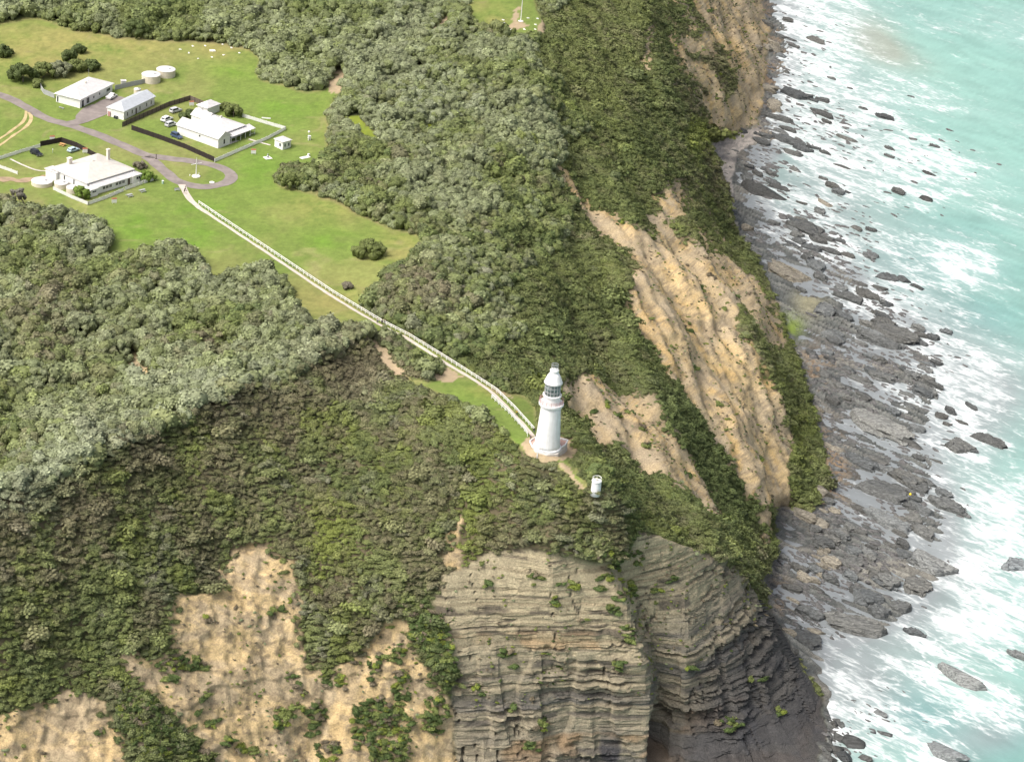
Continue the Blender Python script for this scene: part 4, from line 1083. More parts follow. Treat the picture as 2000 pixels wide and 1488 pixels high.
_tc = nd(_t, "ShaderNodeTexCoord"); _mp = nd(_t, "ShaderNodeMapping"); _mp.inputs["Scale"].default_value = (2.2, 2.2, .12)
_t.links.new(_tc.outputs["Object"], _mp.inputs[0])
_r = ramp(_t, noise_node(_t, _mp.outputs[0], 1.0, 4).outputs[0], .42, .72, (1, 1, 1, 1), (.90, .885, .86, 1))
_t.links.new(mixc(_t, 1.0, _src, _r.outputs[0], 'MULTIPLY'), _b.inputs["Base Color"])
M_roofw = corrug("white_roof_sheet", (.66, .645, .63))
M_roofg = corrug("pale_grey_roof_sheet", (.50, .53, .56))
M_roofc = corrug("cream_roof_sheet", (.62, .585, .53))
M_cream = simple_mat("cream_concrete", (.58, .53, .43), .8, .12, 1.5)
M_conc = simple_mat("pale_concrete", (.52, .48, .43), .85, .14, 1.2)
M_dark = simple_mat("dark_stained_timber", (.022, .015, .014), .8, .3, 4)
M_weath = simple_mat("weathered_brown_timber", (.12, .095, .075), .85, .35, 5)
M_greyf = simple_mat("grey_timber", (.33, .34, .34), .8, .15, 4)
M_win = simple_mat("dark_glass", (.03, .035, .04), .12, .2, 2)
M_glass = simple_mat("lantern_glass", (.12, .16, .15), .08, .6, 1.8)
M_frame = simple_mat("window_frame", (.42, .42, .42), .6, .05, 4)
M_red = simple_mat("red_paint", (.38, .20, .19), .6, .15, 2)
M_pink = simple_mat("pinkish_paving", (.46, .30, .25), .85, .2, .8)
M_metal = simple_mat("galvanised_metal", (.42, .43, .44), .4, .1, 6, .6)
M_tyre = simple_mat("black_rubber", (.015, .015, .015), .85, .1, 4)
M_rim = simple_mat("alloy_rim", (.45, .45, .46), .35, .05, 6, .7)
M_bark = simple_mat("grey_bark", (.14, .12, .10), .9, .3, 5)
M_asph = simple_mat("worn_asphalt", (.21, .18, .165), .92, .22, .35)
M_gravel = simple_mat("pale_gravel", (.50, .44, .38), .95, .14, .8)
M_dirt = simple_mat("sandy_track", (.42, .33, .17), .95, .25, .5)
M_orange = simple_mat("orange_brown_timber", (.55, .28, .12), .7, .2, 5)
M_brick = simple_mat("cream_chimney_render", (.62, .57, .49), .85, .12, 3)
M_yellow = simple_mat("yellow_cloth", (.75, .55, .03), .8, .1, 9)
M_black = simple_mat("black_cloth", (.018, .018, .022), .85, .2, 9)
M_navy = simple_mat("navy_cloth", (.03, .04, .07), .85, .2, 9)
M_redc = simple_mat("red_cloth", (.5, .09, .05), .85, .1, 9)
M_pale = simple_mat("pale_cloth", (.5, .48, .45), .85, .1, 9)
M_skin = simple_mat("skin", (.45, .28, .2), .6, .08, 9)
M_hair = simple_mat("dark_hair", (.03, .02, .015), .7, .2, 20)
M_stone = simple_mat("whitewashed_stone", (.72, .70, .66), .85, .1, 5)

class MB:
    """collects boxes, prisms, tubes and turned shapes into ONE mesh"""
    def __init__(s): s.v, s.f, s.m = [], [], []
    def add(s, vs, fs, mi=0):
        b_ = len(s.v); s.v += [tuple(map(float, q)) for q in vs]; s.f += [[b_ + i for i in f] for f in fs]; s.m += [mi] * len(fs); return s
    def box(s, x0, y0, z0, x1, y1, z1, mi=0):
        return s.add([(x0, y0, z0), (x1, y0, z0), (x1, y1, z0), (x0, y1, z0), (x0, y0, z1), (x1, y0, z1), (x1, y1, z1), (x0, y1, z1)],
                     [[0, 3, 2, 1], [4, 5, 6, 7], [0, 1, 5, 4], [1, 2, 6, 5], [2, 3, 7, 6], [3, 0, 4, 7]], mi)
    def bar(s, p, q, w, h, mi=0):
        p, q = Vector(p), Vector(q); d = (q - p).normalized()
        sd = d.cross(Vector((0, 0, 1))); sd = Vector((1, 0, 0)) if sd.length < 1e-4 else sd.normalized()
        u = sd.cross(d).normalized()
        a, c = sd * w / 2, u * h / 2
        return s.add([p - a - c, p + a - c, p + a + c, p - a + c, q - a - c, q + a - c, q + a + c, q - a + c],
                     [[0, 1, 2, 3], [7, 6, 5, 4], [4, 5, 1, 0], [5, 6, 2, 1], [6, 7, 3, 2], [7, 4, 0, 3]], mi)
    def tube(s, pts, rad, n=8, mi=0):
        rings = []
        for i, p in enumerate(pts):
            p = Vector(p); r = rad[i] if isinstance(rad, (list, tuple)) else rad
            d = (Vector(pts[min(i + 1, len(pts) - 1)]) - Vector(pts[max(i - 1, 0)])).normalized()
            a = d.cross(Vector((0.13, 0.31, 1)) if abs(d.z) < .95 else Vector((1, .1, 0))).normalized(); c = d.cross(a)
            rings.append([p + (a * math.cos(2 * math.pi * k / n) + c * math.sin(2 * math.pi * k / n)) * r for k in range(n)])
        vs = [q for r in rings for q in r]
        fs = [[i * n + k, i * n + (k + 1) % n, (i + 1) * n + (k + 1) % n, (i + 1) * n + k] for i in range(len(pts) - 1) for k in range(n)]
        fs += [list(range(n))[::-1], [(len(pts) - 1) * n + k for k in range(n)]]
        return s.add(vs, fs, mi)
    def lathe(s, prof, n=32, mi=0, c=(0, 0), cap=True):
        vs = [(c[0] + r * math.cos(2 * math.pi * k / n), c[1] + r * math.sin(2 * math.pi * k / n), z) for r, z in prof for k in range(n)]
        fs = [[i * n + k, i * n + (k + 1) % n, (i + 1) * n + (k + 1) % n, (i + 1) * n + k] for i in range(len(prof) - 1) for k in range(n)]
        if cap: fs += [list(range(n))[::-1], [(len(prof) - 1) * n + k for k in range(n)]]
        return s.add(vs, fs, mi)
    def hip(s, x0, y0, x1, y1, ze, rise, over=.4, hx0=None, hx1=None, axis='x', th=.16, mi=0, gutter=None):
        """hipped or gabled roof slab; hx0/hx1 = how far the ridge starts in from each end (0 = gable)"""
        x0 -= over; y0 -= over; x1 += over; y1 += over
        if axis == 'y':
            def T(p): return (p[1], p[0], p[2])
            a0, a1, c0, c1 = y0, y1, x0, x1
        else:
            def T(p): return p
            a0, a1, c0, c1 = x0, x1, y0, y1
        half = (c1 - c0) / 2
        h0 = half if hx0 is None else hx0; h1 = half if hx1 is None else hx1
        cm_ = (c0 + c1) / 2
        def shell(dz): return [T(p) for p in [(a0, c0, ze + dz), (a1, c0, ze + dz), (a1, c1, ze + dz), (a0, c1, ze + dz), (a0 + h0, cm_, ze + rise + dz), (a1 - h1, cm_, ze + rise + dz)]]
        top, bot = shell(th), shell(0)
        fl = [[0, 1, 5, 4], [2, 3, 4, 5], [1, 2, 5], [3, 0, 4]]
        if axis == 'y': fl = [f[::-1] for f in fl]
        s.add(top, fl, mi)
        s.add(bot, [f[::-1] for f in fl], mi)
        for i, j in ((0, 1), (1, 2), (2, 3), (3, 0)):
            f = [bot[i], bot[j], top[j], top[i]]
            s.add(f if axis == 'x' else f[::-1], [[0, 1, 2, 3]], mi if gutter is None else gutter)
        return s
    def build(s, name, mats, parent=None, smooth=False, label=None):
        o = link_mesh(name, s.v, s.f, mats, parent, smooth)
        if isinstance(mats, (list, tuple)) and len(mats) > 1:
            o.data.polygons.foreach_set("material_index", s.m)
        if label: o["label"] = label
        return o

def project(p):
    d = Vector(p) - Vector((0, 0, CAM_Z))
    f = d.dot(fw)
    return 1000 + F_PX * d.dot(ri) / f, 744 - F_PX * d.dot(up) / f

def frame(Fp, Lp, Rp):
    F, L, R = atv(*Fp), atv(*Lp), atv(*Rp)
    ax = math.atan2(R.y - F.y, R.x - F.x); ay = math.atan2(L.y - F.y, L.x - F.x) - math.pi / 2
    a = ax + .5 * ((ay - ax + math.pi) % (2 * math.pi) - math.pi)
    return F, a, (R.xy - F.xy).length, (L.xy - F.xy).length

def window(parent, face, u, z, w, h, off, bars=1):
    """face 'y0' (x runs along), 'x0' (y runs along); off = plane of the wall"""
    fr, pn = MB(), MB()
    def bx(m_, a0, b0, a1, b1, d0, d1):
        if face == 'y0': m_.box(a0, off - d1, b0, a1, off - d0, b1)
        elif face == 'x0': m_.box(off - d1, a0, b0, off - d0, a1, b1)
        elif face == 'x1': m_.box(off + d0, a0, b0, off + d1, a1, b1)
        else: m_.box(a0, off + d0, b0, a1, off + d1, b1)
    t_ = .08
    bx(fr, u - w / 2 - t_, z - t_, u + w / 2 + t_, z, 0.0, .07); bx(fr, u - w / 2 - t_, z + h, u + w / 2 + t_, z + h + t_, 0, .07)
    bx(fr, u - w / 2 - t_, z, u - w / 2, z + h, 0, .07); bx(fr, u + w / 2, z, u + w / 2 + t_, z + h, 0, .07)
    for k in range(bars):
        c = u - w / 2 + w * (k + 1) / (bars + 1)
        bx(fr, c - .03, z, c + .03, z + h, .02, .06)
    f = fr.build("window", M_white, parent)
    bx(pn, u - w / 2, z, u + w / 2, z + h, -.02, .02)
    pn.build("pane", M_win, f)
    return f

# ------------------------------------------------------------------ roads and paths, laid on the lawn as sheets
def catmull(pts, step=1.5):
    P = [np.array(p, float) for p in pts]; P = [2 * P[0] - P[1]] + P + [2 * P[-1] - P[-2]]
    out = []
    for i in range(1, len(P) - 2):
        n = max(2, int(np.linalg.norm(P[i + 1] - P[i]) / (step * 4)))
        for k in range(n):
            t_ = k / n
            out.append(.5 * (2 * P[i] + (P[i + 1] - P[i - 1]) * t_ + (2 * P[i - 1] - 5 * P[i] + 4 * P[i + 1] - P[i + 2]) * t_ ** 2 + (3 * P[i] - P[i - 1] - 3 * P[i + 1] + P[i + 2]) * t_ ** 3))
    out.append(P[-2])
    return np.array(out)
def ground_xy(x, y, z0):
    """height of the relief at a world point near height z0"""
    z = z0
    for _ in range(4):
        q = project((x, y, z)); z = float(at(q[0], q[1])[2])
    return z
def strip(name, pts, width, mat, dz, label, kind="structure", closed=False, wob=.12, seed=0):
    c = catmull(pts)
    w3 = at(c[:, 0], c[:, 1])
    tg = np.gradient(w3[:, :2], axis=0); tg /= np.linalg.norm(tg, axis=1, keepdims=True) + 1e-9
    nr = np.stack([-tg[:, 1], tg[:, 0]], 1)
    wd = width if np.ndim(width) == 0 else np.interp(np.linspace(0, 1, len(c)), np.linspace(0, 1, len(width)), width)
    cols = 5
    rows = []
    s_ = np.arange(len(c))
    for k in range(cols):
        f = (k / (cols - 1) - .5)
        e = f * wd + (wob * wd * (vnoise(s_ * .45, s_ * 0 + k, 400 + seed + k) - .5) * 2 if k in (0, cols - 1) else 0)
        xy = w3[:, :2] + nr * np.broadcast_to(e, (len(c),))[:, None]
        z = np.array([ground_xy(a, b_, c0) for (a, b_), c0 in zip(xy, w3[:, 2])])
        rows.append(np.column_stack([xy, z + dz]))
    o = grid_mesh(name, np.array(rows), mat)
    return tag(o, label, None, None, kind)
strip("road", [(-90, 170), (0, 186), (40, 204), (90, 231), (140, 246), (200, 267), (250, 289), (285, 303), (340, 311), (385, 317), (420, 324), (447, 337), (452, 349), (436, 359), (400, 365), (365, 361), (340, 350), (318, 332), (300, 316), (285, 306)],
      4.0, M_asph, .06, "worn grey road ending in a turning loop round the flagstaff", wob=.06)
strip("driveway", [(128, 243), (158, 236), (186, 218), (214, 203), (238, 190)], [3.2, 4.5, 8, 8.5, 5], M_asph, .10, "stained grey driveway between the two sheds", seed=3)
strip("path", [(354, 361), (360, 372), (368, 386), (384, 402), (440, 440), (550, 513), (650, 580), (745, 636), (800, 664), (860, 703), (930, 745), (966, 771), (1000, 805), (1030, 838), (1042, 852)], [2.2, 1.25, 1.25, 1.25, 1.25, 1.25, 1.25, 1.25], M_gravel, .07, "pale straight gravel path down to the lighthouse", wob=.1, seed=8)
strip("dirt_track", [(-40, 312), (0, 284), (30, 263), (52, 246), (60, 232), (57, 220)], 1.1, M_dirt, .06, "sandy wheel track curving off the road", wob=.25, seed=12)
strip("dirt_track", [(-40, 296), (0, 271), (25, 254), (44, 240), (50, 228), (50, 217)], 1.0, M_dirt, .06, "sandy wheel track curving off the road", wob=.25, seed=15)
strip("dirt_track", [(-60, 352), (0, 351), (50, 352), (92, 346), (112, 342)], 3.0, simple_mat("reddish_dirt", (.30, .22, .14), .95, .25, .4), .06, "worn reddish track to the lower house", wob=.3, seed=18)
strip("footpath", [(20, 311), (45, 323), (72, 333), (100, 335)], .7, M_conc, .07, "narrow concrete path across the lower yard", wob=.02, seed=21)
strip("footpath", [(486, 272), (505, 278), (528, 284)], .8, M_conc, .07, "narrow path from the gate to the hut", wob=.02, seed=24)

# ------------------------------------------------------------------ lighthouse
LHP = atv(1068.2, 876)
lh = thing("lighthouse", "tall white tapering lighthouse with glazed lantern on the headland tip", "lighthouse", LHP)
MB().lathe([(4.2, -3.0), (4.2, .18), (4.05, .28)], 8).build("paving", M_conc, lh)
MB().lathe([(3.75, .25), (3.75, .75), (3.5, .95)], 48).build("plinth", M_lhwhite, lh)
prof = [(3.42 - (3.42 - 2.62) * t_ ** .85, .9 + 11.4 * t_) for t_ in np.linspace(0, 1, 14)]
MB().lathe(prof, 64).build("tower", M_lhwhite, lh, True)
MB().lathe([(2.62, 12.28), (2.85, 12.45), (2.85, 12.7), (3.05, 12.85), (3.25, 13.05), (3.3, 13.1), (3.3, 13.55), (2.4, 13.56)], 48).build("gallery", M_lhwhite, lh)
rl = MB()
for zz in (13.95, 14.3, 14.68):
    rl.lathe([(3.14, zz), (3.2, zz), (3.2, zz + .07), (3.14, zz + .07), (3.14, zz)], 48, cap=False)
for k in range(16):
    a = 2 * math.pi * k / 16
    rl.tube([(3.17 * math.cos(a), 3.17 * math.sin(a), 13.5), (3.17 * math.cos(a), 3.17 * math.sin(a), 14.75)], .055, 6)
rl.build("railing", M_red, lh)
MB().lathe([(2.25, 13.5), (2.25, 15.6), (2.5, 15.65), (2.5, 15.95), (2.15, 16.0)], 48).build("lantern_base", M_lhwhite, lh)
MB().lathe([(2.0, 16.0), (2.0, 19.2)], 32).build("lantern_glazing", M_glass, lh, True)
ast = MB()
for k in range(14):
    a = 2 * math.pi * k / 14
    ast.tube([(2.04 * math.cos(a), 2.04 * math.sin(a), 15.98), (2.04 * math.cos(a), 2.04 * math.sin(a), 19.25)], .075, 6)
for zz in (17.0, 18.1):
    ast.lathe([(2.0, zz), (2.08, zz), (2.08, zz + .1), (2.0, zz + .1), (2.0, zz)], 48, cap=False)
ast.build("glazing_bars", M_frame, lh)
blind = MB()      # the landward panes are painted over white
for k in range(9):
    a0, a1 = math.radians(60 + k * 14), math.radians(60 + (k + 1) * 14)
    blind.add([(2.05 * math.cos(a0), 2.05 * math.sin(a0), 16.0), (2.05 * math.cos(a1), 2.05 * math.sin(a1), 16.0), (2.05 * math.cos(a1), 2.05 * math.sin(a1), 19.2), (2.05 * math.cos(a0), 2.05 * math.sin(a0), 19.2)], [[0, 1, 2, 3]])
blind.build("blind_panel", M_lhwhite, lh)
MB().lathe([(2.05, 19.15), (2.42, 19.25), (2.46, 19.5), (2.3, 19.75), (2.05, 20.5), (1.7, 21.3), (1.3, 21.95), (1.12, 22.1)], 48).build("dome", M_lhwhite, lh, True)
MB().lathe([(1.12, 22.05), (1.12, 22.6), (1.22, 22.7), (1.22, 22.95), (1.0, 23.2), (.3, 23.35)], 32).build("ventilator", M_lhwhite, lh)
wv_ = MB(); wv_.tube([(0, 0, 23.3), (0, 0, 25.0)], .06, 6)
for k in range(6):
    a = 2 * math.pi * k / 6
    wv_.tube([(.85 * math.cos(a), .85 * math.sin(a), 23.1), (.85 * math.cos(a), .85 * math.sin(a), 24.7)], .05, 6)
wv_.lathe([(.80, 24.5), (.9, 24.5), (.9, 24.62), (.80, 24.62), (.80, 24.5)], 24, cap=False)
wv_.lathe([(.80, 23.8), (.9, 23.8), (.9, 23.9), (.80, 23.9), (.80, 23.8)], 24, cap=False)
wv_.bar((-.7, 0, 24.9), (.7, 0, 24.9), .05, .12)
wv_.build("weather_vane", M_metal, lh)
MB().box(-.55, -.1, .9, .55, .16, 3.0).build("door", M_red, lh).matrix_basis = Matrix.Rotation(math.radians(150), 4, 'Z') @ Matrix.Translation((0, -3.36, 0))
apron = MB()
AP = [(1024, 861), (1036, 853), (1052, 858), (1092, 866), (1118, 882), (1112, 890), (1085, 893), (1060, 894), (1030, 878)]
apw = [atv(*q) for q in AP]; zt = max(q.z for q in apw[:6]) + .05
zt = max(q.z for q in apw) + .05
print('terrace', zt - LHP.z, [round(q.z - LHP.z, 2) for q in apw])
ap = thing("paved_terrace", "pinkish paved terrace with a low white wall at the foot of the lighthouse", "terrace", (LHP.x, LHP.y, zt))
pts = [((q.x - LHP.x) * .76, (q.y - LHP.y) * .76) for q in apw]
n_ = len(pts)
MB().add([(x, y, .08) for x, y in pts], [list(range(n_))[::-1]]).add([(x, y, .08) for x, y in pts] + [(x * 1.04, y * 1.04, -4.5) for x, y in pts], [[i, (i + 1) % n_, n_ + (i + 1) % n_, n_ + i] for i in range(n_)], 1).build("slab", [M_pink, M_conc], ap)
lw = MB()
for i in (0, 1, 3, 4, 5, 6, 7, 8):
    a, c = pts[i], pts[(i + 1) % n_]
    lw.bar((a[0] * 1.01, a[1] * 1.01, .33), (c[0] * 1.01, c[1] * 1.01, .28), .25, .4)
lw.build("low_wall", M_lhwhite, ap)
pb = atv(1049, 893)
mast = thing("mast", "slim white pole standing in the scrub left of the lighthouse foot", "pole", pb)
MB().tube([(0, 0, -1), (0, 0, 2.2), (.15, .5, 5.4)], [.16, .13, .05], 8).build("pole", M_white, mast)
MB().box(-.2, -.2, -.8, .2, .2, .5).build("base", M_conc, mast)

# small second light
b2 = atv(1160, 958, .7)
sl = thing("beacon", "small squat white beacon with a railed top on the spur below the lighthouse", "beacon", b2)
MB().lathe([(1.5, -1.6), (1.46, 0), (1.4, 2.0), (1.4, 2.4), (1.5, 2.45), (1.5, 2.65), (1.2, 2.66)], 32).build("tower", M_lhwhite, sl, True)
rl = MB()
for k in range(8):
    a = 2 * math.pi * k / 8
    rl.tube([(1.28 * math.cos(a), 1.28 * math.sin(a), 2.6), (1.28 * math.cos(a), 1.28 * math.sin(a), 3.5)], .05, 6)
rl.lathe([(1.23, 3.45), (1.33, 3.45), (1.33, 3.57), (1.23, 3.57), (1.23, 3.45)], 24, cap=False)
rl.build("railing", M_white, sl)
MB().lathe([(.32, 2.65), (.32, 3.2), (.2, 3.4)], 16).build("lamp", M_cream, sl)

sl.scale = (.88, .88, 1.0)

# ------------------------------------------------------------------ houses
def walls(x0, y0, x1, y1, h, parent, mat, name="wall"):
    return MB().box(x0, y0, -1.5, x1, y1, h).build(name, mat, parent)
# A: hip-roofed house, top left
F, a, w, d = frame((156, 212), (108, 200), (224.3, 180.5))
hA = thing("house", "white house with low hipped roof beside the shrubbery, farthest upper left", "house", F, a)
walls(0, 0, w, d, 3.1, hA, M_white)
rf = MB().hip(0, 0, w, d, 3.1, 1.9, .55, mi=0, gutter=1).build("roof", [M_roofw, M_white], hA)
MB().box(w * .5, d * .45, 4.7, w * .5 + .5, d * .45 + .5, 5.7).build("chimney", M_brick, rf)
MB().tube([(w * .62, d * .5, 4.8), (w * .62, d * .5, 9.4)], .05, 6).build("aerial", M_metal, rf)
MB().box(w * .06, -.05, 0, w * .06 + 1.1, .03, 2.3).build("door", M_win, hA)
window(hA, 'y0', w * .24, .5, 1.6, 1.9, 0, 1); window(hA, 'y0', w * .42, 1.2, .7, .8, 0, 0); window(hA, 'y0', w * .60, 1.3, .7, .9, 0, 0); window(hA, 'y0', w * .87, 1.2, 2.2, 1.0, 0, 2)
window(hA, 'x0', d * .93, .3, .5, 2.0, 0, 0)
# B: long shed
F, a, w, d = frame((241.5, 235.2), (208.5, 227), (306.7, 206))
hB = thing("long_shed", "long narrow white shed with grey hipped roof, beside the dark paling fence", "shed", F, a)
walls(0, 0, w, d, 3.0, hB, M_white)
MB().hip(0, 0, w, d, 3.0, 1.6, .35, hx1=.01, gutter=1).build("roof", [M_roofg, M_white], hB)
for q in (.12, .27, .52, .74, .89): window(hB, 'y0', w * q, .9, .6, 1.3, 0, 0)
MB().box(w * .38, -.05, 0, w * .38 + .8, .03, 2.1).build("door", M_weath, hB)
MB().box(-.7, d * .35, 0, -.05, d * .55, .9).build("meter_box", M_win, hB)
MB().box(-.25, d * .8, .2, 0, d * .95, 1.8).build("notice_board", M_red, hB)
# C: large gabled house
F, a, w, d = frame((426, 290.7), (346, 261.4), (497, 262))
hC = thing("house", "large white gabled house with verandah inside the dark-fenced yard", "house", F, a)
wx = w * .32
vz = 3.3
g = MB(); g.box(0, 0, -1.5, wx, d, vz)
for yy in (0, d): g.add([(0, yy, vz), (wx, yy, vz), (wx / 2, yy, vz + 1.75)], [[0, 1, 2]])
g.build("wall", M_white, hC)
walls(wx - .02, d * .14, w * .84, d * .86, 3.3, hC, M_white)
MB().hip(0, 0, wx, d, vz, 1.9, .4, 0.001, 0.001, 'y', gutter=1).build("roof", [M_roofw, M_white], hC)
rf = MB().hip(wx - 1.2, d * .12, w * .86, d * .88, 3.42, 2.15, .3, None, None, 'y', gutter=1).build("roof", [M_roofw, M_white], hC)
MB().box(w * .62, d * .5, 5.2, w * .62 + .7, d * .5 + .5, 5.9).build("vent", M_roofc, rf)
v = MB(); y1_ = d * .14
v.add([(wx + .2, -.35, 2.35), (w, -.35, 2.35), (w, y1_, 3.1), (wx + .2, y1_, 3.1), (wx + .2, -.35, 2.47), (w, -.35, 2.47), (w, y1_, 3.22), (wx + .2, y1_, 3.22)], [[0, 3, 2, 1], [4, 5, 6, 7], [0, 1, 5, 4], [1, 2, 6, 5], [2, 3, 7, 6], [3, 0, 4, 7]])
v.add([(w * .85, -.3, 2.4), (w, -.3, 2.4), (w, d * .6, 2.4), (w * .85, d * .6, 3.15), (w * .85, y1_, 3.2)], [[0, 1, 2, 3, 4]])
v.build("verandah_roof", M_roofw, hC)
for k in range(6):
    xx = wx + .4 + (w - wx - .55) * k / 5
    MB().box(xx - .06, -.2, -.3, xx + .06, -.08, 2.36).build("verandah_post", M_white, hC)
MB().box(w - .16, d * .3, -.3, w - .04, d * .3 + .12, 2.36).build("verandah_post", M_white, hC)
MB().box(wx, -.2, -.5, w, y1_, .12).build("verandah_floor", M_conc, hC)
MB().box(w * .84, -.16, .75, w, -.1, .85).build("handrail", M_white, hC)
for k in range(5): window(hC, 'y0', wx + 1.1 + (w * .8 - wx) * k / 4.6, .5, 1.2, 1.5, y1_, 1)
window(hC, 'y0', wx * .5, .9, .8, 1.6, 0, 0); window(hC, 'x0', d * .45, 1.9, .6, .7, 0, 0)
g = MB(); ax0, ax1 = w * .62, w * .9; ay0, ay1 = d * .84, d * 1.22
g.box(ax0, ay0, -1.5, ax1, ay1, 2.9); g.build("annex_wall", M_white, hC)
MB().hip(ax0, ay0, ax1, ay1, 2.9, 1.7, .3, .001, .001, 'y', gutter=1).build("annex_roof", [M_roofw, M_white], hC)
F2, a2, w2, d2 = frame((405, 227), (396, 221), (436, 217))
oC = thing("outbuilding", "small white hip-roofed outbuilding behind the large gabled house", "outbuilding", F2 - Vector((0, 0, 0)), a)
walls(0, 0, 6.2, 4.4, 2.7, oC, M_white)
MB().hip(0, 0, 6.2, 4.4, 2.7, 1.5, .35, gutter=1).build("roof", [M_roofw, M_white], oC)
window(oC, 'x0', 2.2, 1.0, .8, 1.0, 0, 0)
# D: lower house
F, a, w, d = frame((178, 384), (99, 349), (272, 354))
hD = thing("house", "white house with wide cream hipped roof, tall chimney and long glazed verandah", "house", F, a)
walls(.6, 2.5, w - .9, d - .4, 3.5, hD, M_white)
rf = MB().hip(.6, 2.5, w - .9, d - .4, 3.5, 2.3, .55, gutter=1).build("roof", [M_roofc, M_white], hD)
MB().box(w * .86, d * .62, 3.4, w * .86 + .9, d * .62 + .8, 7.4).box(w * .86 - .1, d * .62 - .1, 7.35, w * .86 + 1.0, d * .62 + .9, 7.7).build("chimney", M_brick, rf)
MB().box(w * .22, d * .80, 3.9, w * .22 + 1.3, d * .80 + 1.1, 6.5).box(w * .22 - .1, d * .80 - .1, 6.5, w * .22 + 1.4, d * .80 + 1.2, 6.75).build("chimney", M_brick, rf)
MB().box(w * .50, d * .55, 5.2, w * .50 + .5, d * .55 + .9, 6.3).build("vent", M_roofc, rf)
v = MB(); v.box(1.2, .25, -1.2, w - 2.4, 2.5, 2.2); v.build("verandah_wall", M_white, hD)
MB().add([(.9, -.1, 2.25), (w - 2.2, -.1, 2.25), (w - 2.2, 2.7, 3.3), (.9, 2.7, 3.3), (.9, -.1, 2.37), (w - 2.2, -.1, 2.37), (w - 2.2, 2.7, 3.42), (.9, 2.7, 3.42)], [[0, 3, 2, 1], [4, 5, 6, 7], [0, 1, 5, 4], [1, 2, 6, 5], [2, 3, 7, 6], [3, 0, 4, 7]]).build("verandah_roof", M_roofw, hD)
for k in (0, 1, 2, 4, 5, 6): window(hD, 'y0', w * (.27 + .066 * k), .95, 1.0, .95, .25, 1)
p1_ = MB().box(-.6, -.5, -1.5, 2.3, 2.2, 2.3).build("pavilion", M_white, hD)
MB().hip(-.6, -.5, 2.3, 2.2, 2.3, .7, .25, gutter=1).build("pavilion_roof", [M_roofw, M_white], p1_)
window(hD, 'y0', .8, 1.3, 1.6, .5, -.5, 1); window(hD, 'x0', .9, 1.3, 1.4, .5, -.6, 1)
p2_ = MB().box(w - 3.4, -.5, -1.5, w, 3.2, 2.6).build("pavilion", M_white, hD)
MB().hip(w - 3.4, -.5, w, 3.2, 2.6, .5, .25, gutter=1).build("pavilion_roof", [M_roofw, M_white], p2_)
window(hD, 'y0', w - 1.2, 1.2, 1.7, .9, -.5, 1)
MB().box(w - 5.0, .15, 0, w - 4.0, .24, 2.0).build("door", M_weath, hD)
for q in (.45, .68): window(hD, 'x0', d * q, 1.1, .55, 1.7, .6, 0)
an = MB().box(-.4, d * .82, -1.5, 2.6, d + 1.6, 2.9).build("side_annex", M_white, hD)
MB().box(-.7, d * .82 - .3, 2.9, 2.9, d + 1.9, 3.1).build("annex_roof", M_roofw, an)
# E: hut
F, a, w, d = frame((551.8, 293.6), (528.4, 287.7), (569.3, 287.7))
a = hut_a = math.radians(50)
hE = thing("hut", "tiny square white hut outside the corner of the white fence", "hut", F, a)
walls(0, 0, 3.7, 3.9, 2.7, hE, M_white)
MB().hip(0, 0, 3.7, 3.9, 2.7, .45, .3, gutter=1).build("roof", [M_roofw, M_cream], hE)
window(hE, 'y0', 1.0, .9, .6, 1.1, 0, 0); window(hE, 'y0', 2.7, .9, .6, 1.1, 0, 0); window(hE, 'x0', 1.2, .9, .8, 1.1, 0, 0)

# ------------------------------------------------------------------ water tanks
def tank(px_, py_, wpx, h, label, top=M_cream):
    b_ = atv(px_, py_)
    mpp = (b_ - Vector((0, 0, CAM_Z))).length / F_PX
    r = wpx * mpp / 2
    tk = thing("water_tank", label, "water tank", b_, 0, "round water tanks by the houses" if False else None)
    MB().lathe([(r, -.8), (r, h - .1), (r * 1.02, h - .1), (r * 1.02, h)], 40).build("wall", M_cream, tk)
    MB().lathe([(r * 1.03, h + .004), (r * .98, h + .12), (.05, h + .3)], 40).build("lid", M_roofw, tk)
    MB().lathe([(.35, h + .2), (.35, h + .42), (.1, h + .45)], 12, c=(r * .4, 0)).build("hatch", M_metal, tk)
    return tk
tank(295, 158, 36, 2.4, "round cream water tank at the end of the grey fence")
tank(324, 147, 36, 2.2, "round cream water tank standing alone on the top lawn side, rearmost of the pair")
tank(82, 360, 40, 1.2, "wide flat white water tank at the end of the reddish track")
tank(120, 366, 27, 1.6, "small low white water tank against the lower house wall, nearest the wide tank")
tank(142, 375, 25, 1.6, "small low white water tank between its twin and the round bush")
tank(268, 186, 13, 2.2, "small cream tank behind the long narrow shed")

